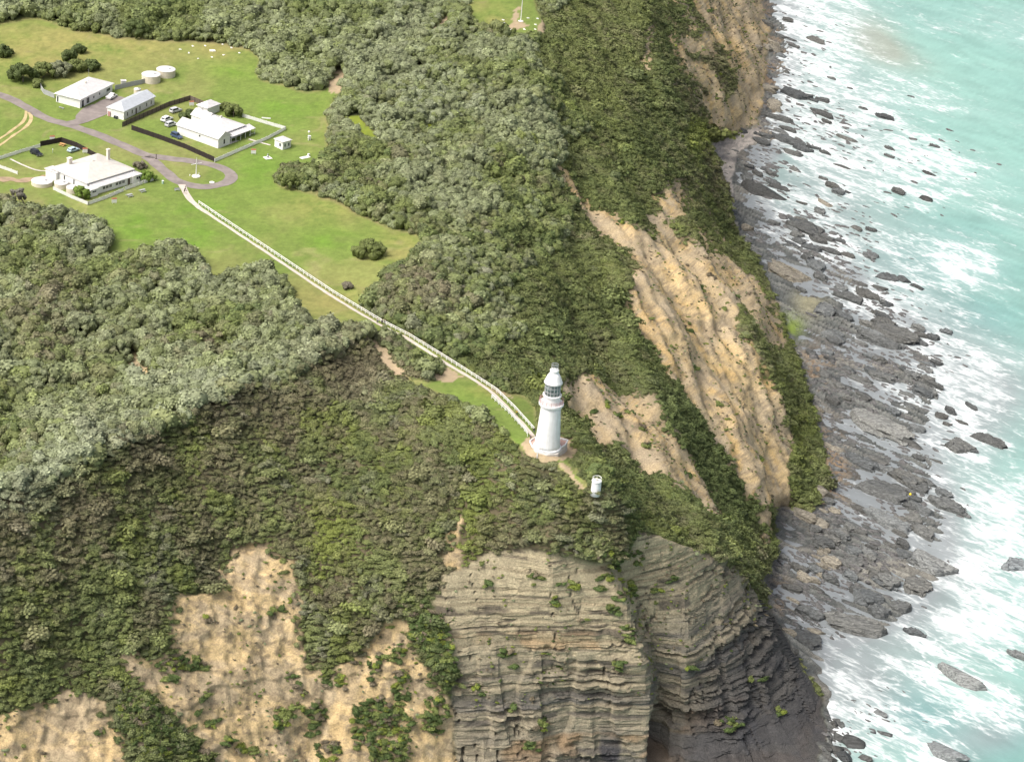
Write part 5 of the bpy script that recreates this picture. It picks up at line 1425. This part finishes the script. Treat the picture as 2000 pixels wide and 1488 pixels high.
# ------------------------------------------------------------------ fences
def fence(name, label, cat, pts, h, mats, style, group=None, spacing=2.4, gaps=()):
    c = [at(*p) for p in pts]
    seg = []
    for p, q in zip(pts[:-1], pts[1:]):
        L = float(np.linalg.norm(at(*q) - at(*p)))
        n = max(1, round(L / spacing))
        seg += [(p[0] + (q[0] - p[0]) * k / n, p[1] + (q[1] - p[1]) * k / n) for k in range(n)]
    seg.append(pts[-1])
    W = [atv(*s) for s in seg]
    o = thing(name, label, cat, W[0], 0, group)
    W = [q - W[0] for q in W]
    body = MB()
    for i in range(len(W) - 1):
        p, q = W[i], W[i + 1]
        if style == 'paling':
            n = max(2, int((q - p).length / .3))
            for k in range(n):
                s0_, s1_ = p.lerp(q, (k + .03) / n), p.lerp(q, (k + .97) / n)
                hh = h * (.97 + .05 * ((k * 7 + i * 3) % 5) / 5)
                body.bar(s0_ + Vector((0, 0, hh / 2 - .1)), s1_ + Vector((0, 0, hh / 2 - .1)), .05, hh + .2)
        elif style == 'picket':
            n = max(2, int((q - p).length / .2))
            for k in range(n):
                s0_, s1_ = p.lerp(q, (k + .12) / n), p.lerp(q, (k + .88) / n)
                body.bar(s0_ + Vector((0, 0, h / 2)), s1_ + Vector((0, 0, h / 2)), .04, h - .1)
        elif style == 'rail':
            for zz, hh in ((h, .17), (h * .55, .10)):
                body.bar(p + Vector((0, 0, zz)), q + Vector((0, 0, zz)), .12, hh)
    nm = {'paling': "paling_panel", 'picket': "picket_panel", 'rail': "rail"}[style]
    body.build(nm, mats[0], o)
    if style != 'rail':
        r_ = MB()
        for i in range(len(W) - 1):
            for zz in (h * .3, h * .85):
                r_.bar(W[i] + Vector((.05, .05, zz)), W[i + 1] + Vector((.05, .05, zz)), .06, .1)
        r_.build("rail", mats[0], o)
    for q in W[:100]:
        MB().box(q.x - .08, q.y - .08, q.z - .6, q.x + .08, q.y + .08, q.z + h + .06).build("post", mats[1], o)
    return o
fence("paling_fence", "dark paling fence along the road in front of the large gabled house", "fence", [(257, 254), (310, 272), (360, 290), (418, 316)], 1.7, [M_dark, M_dark], 'paling')
fence("paling_fence", "weathered brown paling fence behind the parked cars and the long shed", "fence", [(239, 248), (280, 230), (330, 208), (371, 196)], 1.7, [M_weath, M_dark], 'paling')
fence("paling_fence", "short brown paling fence running to the small outbuilding", "fence", [(371, 196), (400, 208), (412, 214)], 1.7, [M_weath, M_dark], 'paling')
fence("paling_fence", "dark paling fence round the back corner of the lower house yard", "fence", [(79, 286), (120, 278), (150, 288), (190, 310)], 1.7, [M_dark, M_dark], 'paling')
fence("picket_fence", "white picket fence in front of the large gabled house", "fence", [(419, 317), (470, 295), (520, 274), (558, 254)], 1.25, [M_white, M_white], 'picket')
fence("picket_fence", "white picket fence along the far side of the gabled house yard", "fence", [(558, 254), (520, 243), (474, 229)], 1.25, [M_white, M_white], 'picket')
fence("picket_fence", "long white fence along the upper left side of the lower yard", "fence", [(-30, 322), (0, 312), (40, 299), (78, 288)], 1.2, [M_white, M_white], 'picket')
fence("picket_fence", "short white fence piece at the picture's left beside the reddish track", "fence", [(-20, 322), (10, 332), (34, 341)], 1.1, [M_white, M_white], 'picket')
fence("picket_fence", "white picket fence from the small tanks to the corner below the lower house", "fence", [(104, 371), (140, 388), (172, 401)], 1.2, [M_white, M_white], 'picket')
fence("picket_fence", "white picket fence facing the picnic tables below the lower house", "fence", [(172, 401), (206, 389), (241, 374)], 1.2, [M_white, M_white], 'picket')
fence("picket_fence", "short white fence right of the gate of the lower house", "fence", [(244, 372), (262, 366), (278, 360)], 1.2, [M_white, M_white], 'picket')
fence("picket_fence", "last white fence panel beside the bushes right of the lower house", "fence", [(281, 359), (304, 352)], 1.2, [M_white, M_white], 'picket')
fence("board_fence", "grey board fence curving from the first house to the water tanks", "fence", [(225, 176), (250, 170), (275, 165), (298, 158)], 1.7, [M_greyf, M_greyf], 'paling')
fence("board_fence", "grey board fence curling round the left end of the first house", "fence", [(79, 168), (80, 176), (86, 184), (106, 192)], 1.7, [M_greyf, M_greyf], 'paling')
fence("path_railing", "long white post-and-rail fence along the right of the lighthouse path", "railing", [(388, 399), (440, 434), (550, 507), (650, 574), (745, 631), (800, 659), (862, 697), (930, 740), (970, 766), (1005, 800), (1043, 842)], 1.15, [M_white, M_white], 'rail', spacing=2.0)
fence("path_railing", "short white railing on the left of the path just above the lighthouse", "railing", [(960, 778), (993, 808), (1024, 842), (1030, 852)], 1.15, [M_white, M_white], 'rail', spacing=2.0)
# ------------------------------------------------------------------ parked cars
def car_paint(name, col): 
    m = simple_mat(name, col, .28, .03, 2); return m
def car(cx, cy, rear, front, label, paint, style='wagon', L=4.5, wd=1.8):
    c = atv(cx, cy)
    r_, f_ = atv(*rear), atv(*front)
    a = math.atan2(f_.y - r_.y, f_.x - r_.x)
    o = thing("parked_car", label, "car", c, a)
    h1, h2 = (.95, 1.72) if style != 'hatch' else (.88, 1.5)
    def loft(prof, parent, mat, name, hw0, hw1):
        """side outline (x, z) drawn out to both sides, narrower where z is higher"""
        zs = [p[1] for p in prof]; z0, z1 = min(zs), max(zs)
        def hw(z): return hw0 + (hw1 - hw0) * (z - z0) / (z1 - z0)
        n = len(prof)
        vs = [(x, -hw(z), z) for x, z in prof] + [(x, hw(z), z) for x, z in prof]
        ctr = len(vs)
        fs = [[i, (i + 1) % n, n + (i + 1) % n, n + i] for i in range(n)]
        fs = [f[::-1] for f in fs] + [list(range(n)), [n + i for i in range(n)][::-1]]
        m_ = MB(); m_.add(vs, fs)
        return m_.build(name, mat, parent)
    H = L / 2
    body = loft([(-H, .38), (-H, .85), (-H + .1, h1), (H - 1.25, h1), (H - .25, h1 - .16), (H, .68), (H, .38)], o, paint, "body", wd / 2, wd / 2 - .06)
    if style == 'ute':
        cab = loft([(-.35, h1 - .02), (-.25, h2 - .05), (.75, h2), (1.3, h1 - .02)], o, paint, "cabin", wd / 2 - .08, wd / 2 - .22)
        gl = [(-.20, h1 + .12), (-.14, h2 - .14), (.66, h2 - .12), (1.02, h1 + .12)]
        tr = MB(); 
        tr.box(-H - .1, -wd / 2 - .05, h1 - .02, -.45, wd / 2 + .05, h1 + .06); tr.box(-H - .1, -wd / 2 - .05, h1, -.45, -wd / 2 + .02, h1 + .3); tr.box(-H - .1, wd / 2 - .02, h1, -.45, wd / 2 + .05, h1 + .3)
        tr.box(-.55, -wd / 2, h1, -.45, wd / 2, h1 + .6)
        tr.build("tray", paint, o)
    else:
        b0 = -H + (.12 if style == 'wagon' else .3)
        cab = loft([(b0, h1 - .02), (b0 + .22, h2 - .04), (.35, h2), (H - 1.35, h1 - .02)], o, paint, "cabin", wd / 2 - .08, wd / 2 - .22)
        gl = [(b0 + .2, h1 + .08), (b0 + .33, h2 - .16), (.3, h2 - .13), (H - 1.62, h1 + .08)]
    zs = [p[1] for p in gl]
    for s_ in (-1, 1):
        def hwz(z): return s_ * ((wd / 2 - .08) + (-.14) * (z - h1) / (h2 - h1) + .012)
        g_ = MB(); vs = [(x, hwz(z), z) for x, z in gl]; g_.add(vs, [[0, 1, 2, 3] if s_ > 0 else [3, 2, 1, 0]])
        g_.build("side_window", M_win, cab)
    xt = .75 if style == 'ute' else .35; xb = 1.3 if style == 'ute' else H - 1.35
    dx, dz = xb - xt, (h1 - h2)
    g_ = MB(); q0 = (xt + dx * .14 + .02, h2 + dz * .14 + .015); q1 = (xt + dx * .92 + .02, h2 + dz * .92 + .015)
    g_.add([(q0[0], -.62, q0[1]), (q0[0], .62, q0[1]), (q1[0], .74, q1[1]), (q1[0], -.74, q1[1])], [[3, 2, 1, 0]]); g_.build("windscreen", M_win, cab)
    if style != 'ute':
        g_ = MB(); g_.add([(b0 + .02, -.68, h1 + .1), (b0 + .02, .68, h1 + .1), (b0 + .17, .62, h2 - .2), (b0 + .17, -.62, h2 - .2)], [[0, 3, 2, 1]]); g_.build("rear_window", M_win, cab)
    for x in (-H + .85, H - .9):
        for s_ in (-1, 1):
            t_ = MB(); y0, y1 = s_ * (wd / 2 - .2), s_ * (wd / 2 + .02)
            n = 14
            vs = [(x + .33 * math.cos(2 * math.pi * k / n), y, .33 + .33 * math.sin(2 * math.pi * k / n)) for y in (y0, y1) for k in range(n)]
            t_.add(vs, [[k, (k + 1) % n, n + (k + 1) % n, n + k] for k in range(n)] + [list(range(n)), [n + k for k in range(n)][::-1]])
            wl_ = t_.build("wheel", M_tyre, o)
            t2 = MB(); vs = [(x + .19 * math.cos(2 * math.pi * k / n), s_ * (wd / 2 + .03), .33 + .19 * math.sin(2 * math.pi * k / n)) for k in range(n)]
            t2.add(vs, [list(range(n))]); t2.build("rim", M_rim, wl_)
    for s_ in (-1, 1):
        MB().box(H - .06, s_ * .62 - .16, .62, H + .02, s_ * .62 + .16, .76).build("headlight", M_rim, o)
        MB().box(-H - .02, s_ * .7 - .1, .66, -H + .05, s_ * .7 + .1, .86).build("tail_light", M_red, o)
    MB().box(H - .04, -wd / 2 + .05, .36, H + .06, wd / 2 - .05, .56).box(-H - .06, -wd / 2 + .05, .36, -H + .04, wd / 2 - .05, .56).build("bumper", M_metal, o)
    return o
P_white, P_silver, P_blue, P_black, P_pale = car_paint("white_car_paint", (.74, .74, .73)), car_paint("silver_car_paint", (.48, .49, .50)), car_paint("dark_blue_car_paint", (.05, .075, .14)), car_paint("black_car_paint", (.018, .02, .026)), car_paint("pale_blue_car_paint", (.40, .52, .58))
car(71, 302.5, (60, 297), (82, 307), "black car parked in the lower yard near the concrete path", P_black)
car(143, 296, (133, 299), (155, 292), "pale blue car parked by the dark fence of the lower yard", P_pale, 'hatch', 4.1)
car(218, 192, (208, 197), (228, 184), "white tray truck standing in the driveway beside the first house", P_white, 'ute', 5.0, 1.85)
car(343, 219, (333, 221), (357, 214), "silver car nearest the outbuilding, beside the dark shrub in the fenced yard", P_silver)
car(326, 236, (314, 239), (336, 229), "white high-roofed car half hidden behind the silver one", P_white, 'wagon', 4.7, 1.9)
car(334, 246, (322, 248), (346, 240), "silver car parked in front of the white high-roofed one", P_silver)
car(345, 269, (333, 264), (355, 274), "dark blue car parked against the long wall of the gabled house", P_blue, 'wagon', 4.4)

# ------------------------------------------------------------------ people
def person(px_, py_, label, top, legs, facing=0.0, stride=.12, arm=.12):
    base = atv(px_, py_)
    o = thing("person", label, "person", base, facing)
    J = [(0, 0, .95), (0, 0, 1.15), (0, 0, 1.40), (0, .01, 1.50), (0, .02, 1.60), (0, .02, 1.72),
         (-.10, 0, .90), (-.11, stride, .50), (-.11, stride * .8, .08), (-.11, stride * .8 + .14, .04),
         (.10, 0, .90), (.11, -stride, .50), (.11, -stride * 1.4, .09), (.11, -stride * 1.4 + .14, .04),
         (-.19, 0, 1.38), (-.25, -arm * .4, 1.12), (-.26, arm, .88), (-.26, arm * 1.2, .78),
         (.19, 0, 1.38), (.25, arm * .4, 1.12), (.26, arm * .2, .88), (.26, arm * .4, .78)]
    E_ = [(0, 1), (1, 2), (2, 3), (3, 4), (4, 5), (0, 6), (6, 7), (7, 8), (8, 9), (0, 10), (10, 11), (11, 12), (12, 13), (2, 14), (14, 15), (15, 16), (16, 17), (2, 18), (18, 19), (19, 20), (20, 21)]
    R_ = [.145, .135, .15, .055, .095, .085, .09, .06, .042, .04, .09, .06, .042, .04, .065, .045, .034, .03, .065, .045, .034, .03]
    def skin(name, idx, extra, mat, parent):
        mp_ = {j: k for k, j in enumerate(idx)}
        me = bpy.data.meshes.new(name)
        me.from_pydata([J[j] for j in idx], [(mp_[p], mp_[q]) for p, q in E_ if p in mp_ and q in mp_], [])
        ob = bpy.data.objects.new(name, me); C.objects.link(ob)
        md = ob.modifiers.new("skin", 'SKIN'); md.use_smooth_shade = True
        for j, sv in zip(idx, me.skin_vertices[0].data):
            sv.radius = (R_[j] + extra, (R_[j] + extra) * (.72 if j < 3 else 1))
        me.skin_vertices[0].data[0].use_root = True
        sb = ob.modifiers.new("smooth", 'SUBSURF'); sb.levels = sb.render_levels = 1
        dg = bpy.context.evaluated_depsgraph_get()
        m2 = bpy.data.meshes.new_from_object(ob.evaluated_get(dg))
        ob.modifiers.clear(); ob.data = m2; bpy.data.meshes.remove(me)
        m2.name = name; m2.materials.clear(); m2.materials.append(mat)
        ob.parent = parent
        return ob
    skin("body", list(range(22)), 0, M_skin, o)
    skin("jacket", [0, 1, 2, 14, 15, 16, 18, 19, 20], .022, top, o)
    skin("trousers", [0, 6, 7, 8, 10, 11, 12], .02, legs, o)
    MB().lathe([(.07, 1.60), (.105, 1.66), (.10, 1.75), (.06, 1.81), (.01, 1.825)], 14, c=(0, -.012)).build("hair", M_hair, o, True)
    return o
person(1101, 868, "person in black standing right of the lighthouse foot", M_black, M_black, 2.0)
person(1042, 846, "person in dark jacket at the lower end of the path railing", M_black, M_navy, .6, .2)
person(1046, 857, "person in black between the railing end and the lighthouse", M_black, M_black, 1.5)
person(1036, 860, "person in dark clothes by the low white wall left of the lighthouse", M_navy, M_black, 2.4)
person(1009, 812, "person in bright yellow jacket walking on the path near the lighthouse", M_yellow, M_black, .7, .2)
person(752, 634, "person in black on the path where scrub closes in from the right", M_black, M_black, 3.6, .2)
person(746, 634, "person in navy walking beside another halfway down the path", M_navy, M_black, 3.7, .18)
person(737, 632, "person in pale top on the lawn edge of the path halfway down", M_pale, M_navy, 3.4, .18)
person(362, 374, "person in pale top at the head of the gravel path", M_pale, M_navy, .8, .2)
person(360, 379, "person in dark clothes a step below the head of the gravel path", M_black, M_pale, .9, .2)
person(532, 156, "person in red at the edge of the thicket behind the lawn", M_redc, M_navy, 1.4)

# ------------------------------------------------------------------ flagstaff, signs, tables and other yard things
b_ = atv(383, 345)
fl = thing("flagstaff", "tall white flagstaff with crossyard on a round base inside the road loop", "flagstaff", b_, math.radians(35))
MB().lathe([(1.35, -.3), (1.35, .22), (1.2, .32), (.3, .36)], 28).build("base", M_stone, fl)
MB().tube([(0, 0, .3), (0, 0, 3.6), (0, 0, 6.3)], [.17, .14, .09], 10).build("mast", M_white, fl)
MB().tube([(-1.9, 0, 4.3), (0, 0, 4.35), (1.9, 0, 4.4)], [.07, .12, .07], 8).build("yard", M_white, fl)
for s_ in (-1, 1): MB().tube([(s_ * 1.6, 1.2, 0), (s_ * 1.6, 1.2, .5)], .14, 8).build("anchor_post", M_stone, fl)
b_ = atv(414, 357)
pl = thing("plaque_stone", "flat white stone slab on the grass inside the road loop", "stone slab", b_, .4)
MB().lathe([(.85, -.2), (.85, .16), (.75, .24), (.05, .28)], 9).build("slab", M_stone, pl)
b_ = atv(1017, 42)
f2 = thing("flagpole", "tall thin white flagpole on the far clearing at the top of the picture", "flagpole", b_)
MB().tube([(0, 0, 0), (0, 0, 9), (0, 0, 13)], [.16, .12, .06], 8).build("mast", M_white, f2)
MB().lathe([(1.0, -.3), (1.0, .15), (.3, .25)], 16).build("base", M_stone, f2)

def stone_obj(px_, py_, s, label, group):
    p_ = atv(px_, py_)
    o = bpy.data.objects.new("white_stone", BOULD[int(px_ * 7 + py_) % 6]); C.objects.link(o)
    if not o.data.materials: pass
    o.location = p_; o.scale = (s, s * .8, s * .6); o.rotation_euler = (0, 0, px_)
    o.material_slots[0].link = 'OBJECT'; o.material_slots[0].material = M_stone
    return tag(o, label, "stone", group)
for x, y in ((983, 40), (985, 46), (981, 56), (979, 63), (999, 59), (1024, 58), (1031, 36), (1046, 49), (1050, 37), (1045, 58)):
    stone_obj(x, y, .55, "whitewashed stone ringing the far flagpole", "white stones round the flagpole")
for x, y in ((352, 97), (369, 104), (387, 115), (377, 91), (401, 90), (414, 112), (437, 108), (452, 94), (435, 87), (468, 104)):
    stone_obj(x, y, .45, "small white stone in the ring round the far lawn plinth", "white stones on the upper lawn")
b_ = atv(415, 100)
pp = thing("plinth", "flat cream plinth in the middle of the stone ring on the upper lawn", "plinth", b_, .3)
MB().box(-1.0, -.7, -.3, 1.0, .7, .25).box(-.7, -.45, .25, .7, .45, .36).build("slab", M_stone, pp)

def panel_sign(px_, py_, rot, label):
    o = thing("sign_board", label, "sign", atv(px_, py_), rot)
    for s_ in (-.55, .55): MB().box(s_ - .05, -.05, -.3, s_ + .05, .05, 1.9).build("post", M_white, o)
    MB().box(-.8, -.12, .35, .8, -.05, 1.5).build("panel", M_white, o)
    MB().box(-.8, -.13, 1.502, .8, -.04, 1.95).build("header", simple_mat("orange_red_print", (.62, .22, .14), .6, .1, 3), o)
    return o
panel_sign(102, 276, .3, "white sign with red header behind the far corner of the lower yard")
panel_sign(166, 300, .3, "white sign with red header between pale blue car and lower house roof")
panel_sign(223, 398, .4, "white sign with red header on the lawn below the picnic tables")
panel_sign(374, 208, .4, "white sign with red header inside the fenced yard behind the silver car")
panel_sign(495, 302, .2, "white sign with red header outside the white fence left of the hut")
def picnic(px_, py_, rot, label, mat):
    o = thing("picnic_table", label, "picnic table", atv(px_, py_), rot)
    MB().box(-.95, -.4, .72, .95, .4, .78).build("table_top", mat, o)
    for s_ in (-1, 1):
        MB().box(-.95, s_ * .75 - .14, .42, .95, s_ * .75 + .14, .48).build("bench", mat, o)
        MB().bar((s_ * .65, -.75, .0), (s_ * .65, .3, .72), .09, .09).bar((s_ * .65, .75, .0), (s_ * .65, -.3, .72), .09, .09).build("leg_frame", mat, o)
    return o
picnic(253, 384, .75, "weathered picnic table left of its pair below the white fence", M_greyf)
picnic(278, 375, .75, "weathered picnic table right of its pair below the white fence", M_greyf)
picnic(122, 285, -.4, "orange-brown picnic table in the back corner of the lower yard", M_orange)
b_ = atv(346, 373)
o = thing("bench", "grey bench on the lawn left of the head of the gravel path", "bench", b_, .5)
MB().box(-.85, -.22, .40, .85, .22, .47).build("seat", M_greyf, o); MB().box(-.85, .2, .5, .85, .27, .9).build("backrest", M_greyf, o)
for s_ in (-.65, .65): MB().box(s_ - .06, -.2, -.2, s_ + .06, .25, .40).build("leg", M_greyf, o)
b_ = atv(318, 359)
o = thing("litter_bin", "small pale green bin beside the last white fence panel", "bin", b_)
MB().lathe([(.3, -.1), (.34, .95)], 14).build("body", simple_mat("pale_green_plastic", (.35, .48, .42), .5, .05, 4), o); MB().lathe([(.37, .952), (.37, 1.02), (.2, 1.12)], 14).build("lid", M_white, o)
b_ = atv(305, 311)
o = thing("bollard", "thin dark post at the fork where the road loop begins", "post", b_)
MB().tube([(0, 0, -.3), (0, 0, 1.7)], .1, 8).build("post", M_dark, o); MB().box(-.25, -.2, -.2, .15, .2, .35).build("base", M_weath, o)
b_ = atv(57 + 46, 299)
o = thing("tap_post", "short white-topped post on the grass between the two parked cars", "post", b_)
MB().tube([(0, 0, -.3), (0, 0, 1.1)], .07, 8).build("post", M_greyf, o); MB().box(-.14, -.14, 1.1, .14, .14, 1.35).build("cap", M_white, o)
b_ = atv(523, 309)
o = thing("rain_gauge", "grey instrument on a square white slab below the hut", "instrument", b_, .6)
MB().box(-1.15, -1.15, -.3, 1.15, 1.15, .14).build("slab", M_stone, o); MB().lathe([(.38, .14), (.38, .8), (.2, .95), (.2, 1.5)], 14).build("drum", M_metal, o)
b_ = atv(596, 308)
o = thing("stone_slab", "long cream slab with a small white box at its end right of the hut", "slab", b_, .75)
MB().box(-1.7, -.8, -.3, 1.7, .8, .12).build("slab", M_stone, o); MB().box(1.2, -.2, .12, 1.8, .45, 1.0).build("box", M_white, o)
b_ = atv(604, 274)
o = thing("weather_screen", "white louvred weather box with a ball above it right of the hut", "weather box", b_, .4)
for sx_ in (-.3, .3): MB().box(sx_ - .05, -.3, -.2, sx_ + .05, .3, .6).build("leg", M_white, o)
MB().box(-.42, -.38, .6, .42, .38, 1.45).build("box", M_white, o); MB().hip(-.42, -.38, .42, .38, 1.46, .12, .08, th=.05).build("roof", M_white, o)
MB().tube([(0, .6, -.2), (0, .6, 2.4)], .05, 6).build("pole", M_white, o); MB().lathe([(.05, 2.3), (.3, 2.45), (.38, 2.7), (.3, 2.95), (.05, 3.1)], 14, c=(0, .6)).build("ball", M_white, o)
b_ = atv(520, 232)
o = thing("white_beam", "white beam lying on the lawn beyond the white fence", "beam", b_, 0)
MB().box(-1.5, -.2, 0, 1.5, .2, .3).build("beam", M_white, o)
b_ = atv(120, 212)
o = thing("low_bench", "low grey timber bench lying on the grass before the first house", "bench", b_, -.45)
MB().box(-1.0, -.2, .25, 1.0, .2, .34).build("seat", M_greyf, o)
for s_ in (-.7, .7): MB().box(s_ - .06, -.18, -.2, s_ + .06, .18, .25).build("leg", M_greyf, o)
b_ = atv(241, 166)
o = thing("tank_cover", "flat white box cover behind the grey fence", "cover", b_, .3)
MB().box(-.8, -.6, -.3, .8, .6, 1.5).build("box", M_roofw, o); MB().box(-.95, -.75, 1.505, .95, .75, 1.65).build("lid", M_roofw, o)

# ------------------------------------------------------------------ trees and bushes that stand apart
def joined(name, blobs, leafs=1.0):
    vs, fs, cs, n0 = [], [], [], 0
    for k, (x, y, z, r, rz_) in enumerate(blobs):
        me = BUSH[k % 6]
        V = np.array([v.co[:] for v in me.vertices]) * (r, r, rz_)
        a = 2.4 * k; V = np.stack([V[:, 0] * math.cos(a) - V[:, 1] * math.sin(a) + x, V[:, 0] * math.sin(a) + V[:, 1] * math.cos(a) + y, V[:, 2] + z], -1)
        col = np.zeros(len(V) * 4, np.float32); me.attributes["leaf"].data.foreach_get("color", col); cs.append(col)
        vs.append(V); fs += [[n0 + i for i in f.vertices] for f in me.polygons]; n0 += len(V)
    m2 = bpy.data.meshes.new(name); m2.from_pydata(np.concatenate(vs).tolist(), [], fs); m2.update()
    ca = m2.attributes.new("leaf", 'FLOAT_COLOR', 'POINT'); ca.data.foreach_set("color", np.concatenate(cs))
    m2.materials.append(M_leaf); m2.shade_smooth()
    return m2
def tree(name, px_, py_, w_px, h_px, tn, label, cat, seed, trunk=.0, lean=(0, 0), airy=False, group=None):
    rg_ = np.random.default_rng(seed)
    b_ = atv(px_, py_)
    mpp = (b_ - Vector((0, 0, CAM_Z))).length / F_PX
    W_, H_ = w_px * mpp / 2, h_px * mpp
    o = thing(name, label, cat, b_, 0, group)
    H_ = max(H_ * .80, W_ * .7)
    r = max(.45, min(W_ * .42, 1.25))
    blobs = []
    k = int(max(4, 2.2 * (W_ / r) ** 2))
    for i in range(k):
        a, q = rg_.uniform(0, 6.28), math.sqrt(rg_.random())
        x, y = (W_ - r * .55) * q * math.cos(a), (W_ - r * .55) * .85 * q * math.sin(a)
        top = H_ * math.sqrt(max(.05, 1 - .75 * q * q)) - r * .8
        z = max(r * .5, top * rg_.uniform(.75, 1))
        s = r * rg_.uniform(.7, 1.1) * (.75 if airy else 1)
        blobs.append((x + lean[0] * H_, y + lean[1] * H_, z + trunk, s, s * .85))
    cr = bpy.data.objects.new("crown", joined("crown", blobs)); C.objects.link(cr); cr.parent = o
    cr["tint"] = [float(v) for v in tn]
    tr = MB()
    tr.tube([(0, 0, -.5), (lean[0] * H_ * .4, lean[1] * H_ * .4, (H_ + trunk) * .3), (lean[0] * H_ * .9, lean[1] * H_ * .9, (H_ + trunk) * .62)], [.22, .17, .08], 8)
    for i in range(4):
        q = blobs[(i * 3) % len(blobs)]
        tr.tube([(lean[0] * H_ * .4, lean[1] * H_ * .4, (H_ + trunk) * .28), (q[0] * .6 + lean[0] * H_ * .3, q[1] * .6 + lean[1] * H_ * .3, q[2] * .7), (q[0], q[1], q[2])], [.12, .08, .04], 6)
    tr.build("trunk", M_bark, o)
    return o
tO, tD, tB, tS, tG = (.12, .145, .045), (.075, .10, .032), (.15, .135, .10), (.17, .185, .11), (.12, .18, .03)
tree("shrub", 721, 500, 66, 46, tO, "large rounded bush alone on the lawn right of the path", "bush", 1)
tree("shrub", 680, 563, 26, 18, tB, "small dark bush at the lawn edge right of the path", "bush", 2)
tree("tree", 50, 403, 34, 36, (.17, .16, .13), "grey wind-bent tree with bare leaning trunk at far left", "tree", 3, trunk=1.6, lean=(-.55, .1), airy=True)
tree("shrub", 160, 387, 34, 34, tG, "round green bush at the front corner of the lower house", "bush", 4)
tree("shrub", 287, 352, 36, 30, tG, "green bush at the right end of the lower house", "bush", 5)
tree("shrub", 272, 328, 32, 22, tB, "grey twiggy bush behind the lower house beside the road", "bush", 6, airy=True)
tree("shrub", 369, 232, 38, 26, tD, "dark rounded shrub between the silver car and the gabled house", "bush", 7)
tree("tree", 456, 228, 42, 34, tO, "dark green tree behind the gabled house", "tree", 8)
tree("tree", 440, 214, 26, 22, tO, "smaller green tree against the back of the gabled house", "tree", 9)
for k, (x, y, w_, h_, tn, lb) in enumerate([(45, 160, 62, 46, tD, "large dark bush at the left end of the shrubbery behind the first house"), (85, 152, 50, 40, tO, "olive bush second from the left in the shrubbery behind the first house"), (118, 146, 52, 36, tS, "grey-green bush in the middle of the shrubbery behind the first house"), (150, 138, 40, 30, tO, "olive bush in the shrubbery behind the first house roof"), (180, 137, 38, 28, tD, "dark bush at the right end of the shrubbery behind the first house"),
                                            (135, 118, 34, 28, tD, "dark round bush just above the shrubbery on the upper lawn"), (154, 104, 30, 24, tD, "dark round bush topmost of the two above the shrubbery"), (4, 110, 34, 34, tD, "dark bush cut by the left edge of the upper lawn"), (20, 105, 14, 14, tO, "tiny bush beside the dark one at the left edge"),
                                            (70, 168, 30, 20, tO, "low bush by the curled end of the grey fence")]):
    tree("shrub", x, y, w_, h_, tn, lb, "bush", 20 + k)
for k, (x, y, w_, h_, tn, lb) in enumerate([(192, 62, 34, 26, tO, "leafy olive tree at the lawn's upper edge, left of the twin trees"), (265, 70, 54, 40, tD, "broad dark tree where the thicket juts over the upper lawn"), (290, 66, 40, 34, tO, "olive tree beside the broad dark one at the upper lawn edge"),
                                            (190, 68, 9, 14, tB, "thin bare stem on the lawn under the olive tree"), (562, 366, 50, 40, tO, "rounded dark bush leading the clump near the hut"), (600, 362, 44, 36, tD, "dark bush behind the leading one of the clump near the hut"), (640, 380, 26, 20, tS, "small grey bush at the lawn edge below the clump"), (655, 386, 24, 18, tS, "second small grey bush below the clump")]):
    if k == 3: continue
    tree("shrub", x, y, w_, h_, tn, lb, "bush", 40 + k)
isl = [(725, 652), (752, 643), (775, 655), (812, 684), (868, 716), (864, 734), (812, 732), (768, 702)]
rg_ = np.random.default_rng(77)
b_ = atv(795, 712)
o = thing("shrub", "long low island of clipped-looking scrub between the railed path and the side trail", "bush", b_)
bl = []
while len(bl) < 130:
    x, y = rg_.uniform(722, 870), rg_.uniform(640, 736)
    if inpoly(np.array([x]), np.array([y]), isl)[0]:
        q = atv(x, y) - b_
        s = rg_.uniform(.55, 1.0); bl.append((q.x, q.y, q.z + rg_.uniform(.2, 1.1), s, s * .8))
cr = bpy.data.objects.new("crown", joined("crown", bl)); C.objects.link(cr); cr.parent = o; cr["tint"] = [.145, .165, .075]
tr = MB()
for q in bl[::12]: tr.tube([(q[0], q[1], q[2] - 1.6), (q[0] + .1, q[1], q[2])], [.09, .05], 6)
tr.build("stems", M_bark, o)
b_ = atv(1778, 966)
bu = thing("buoy", "small yellow buoy stranded on the rock flats by the oval shelf", "buoy", b_)
MB().lathe([(.05, 0), (.35, .15), (.5, .45), (.35, .75), (.05, .9)], 14).build("float", M_yellow, bu); MB().tube([(0, 0, .85), (0, 0, 1.2)], .06, 6).build("eye", M_metal, bu)
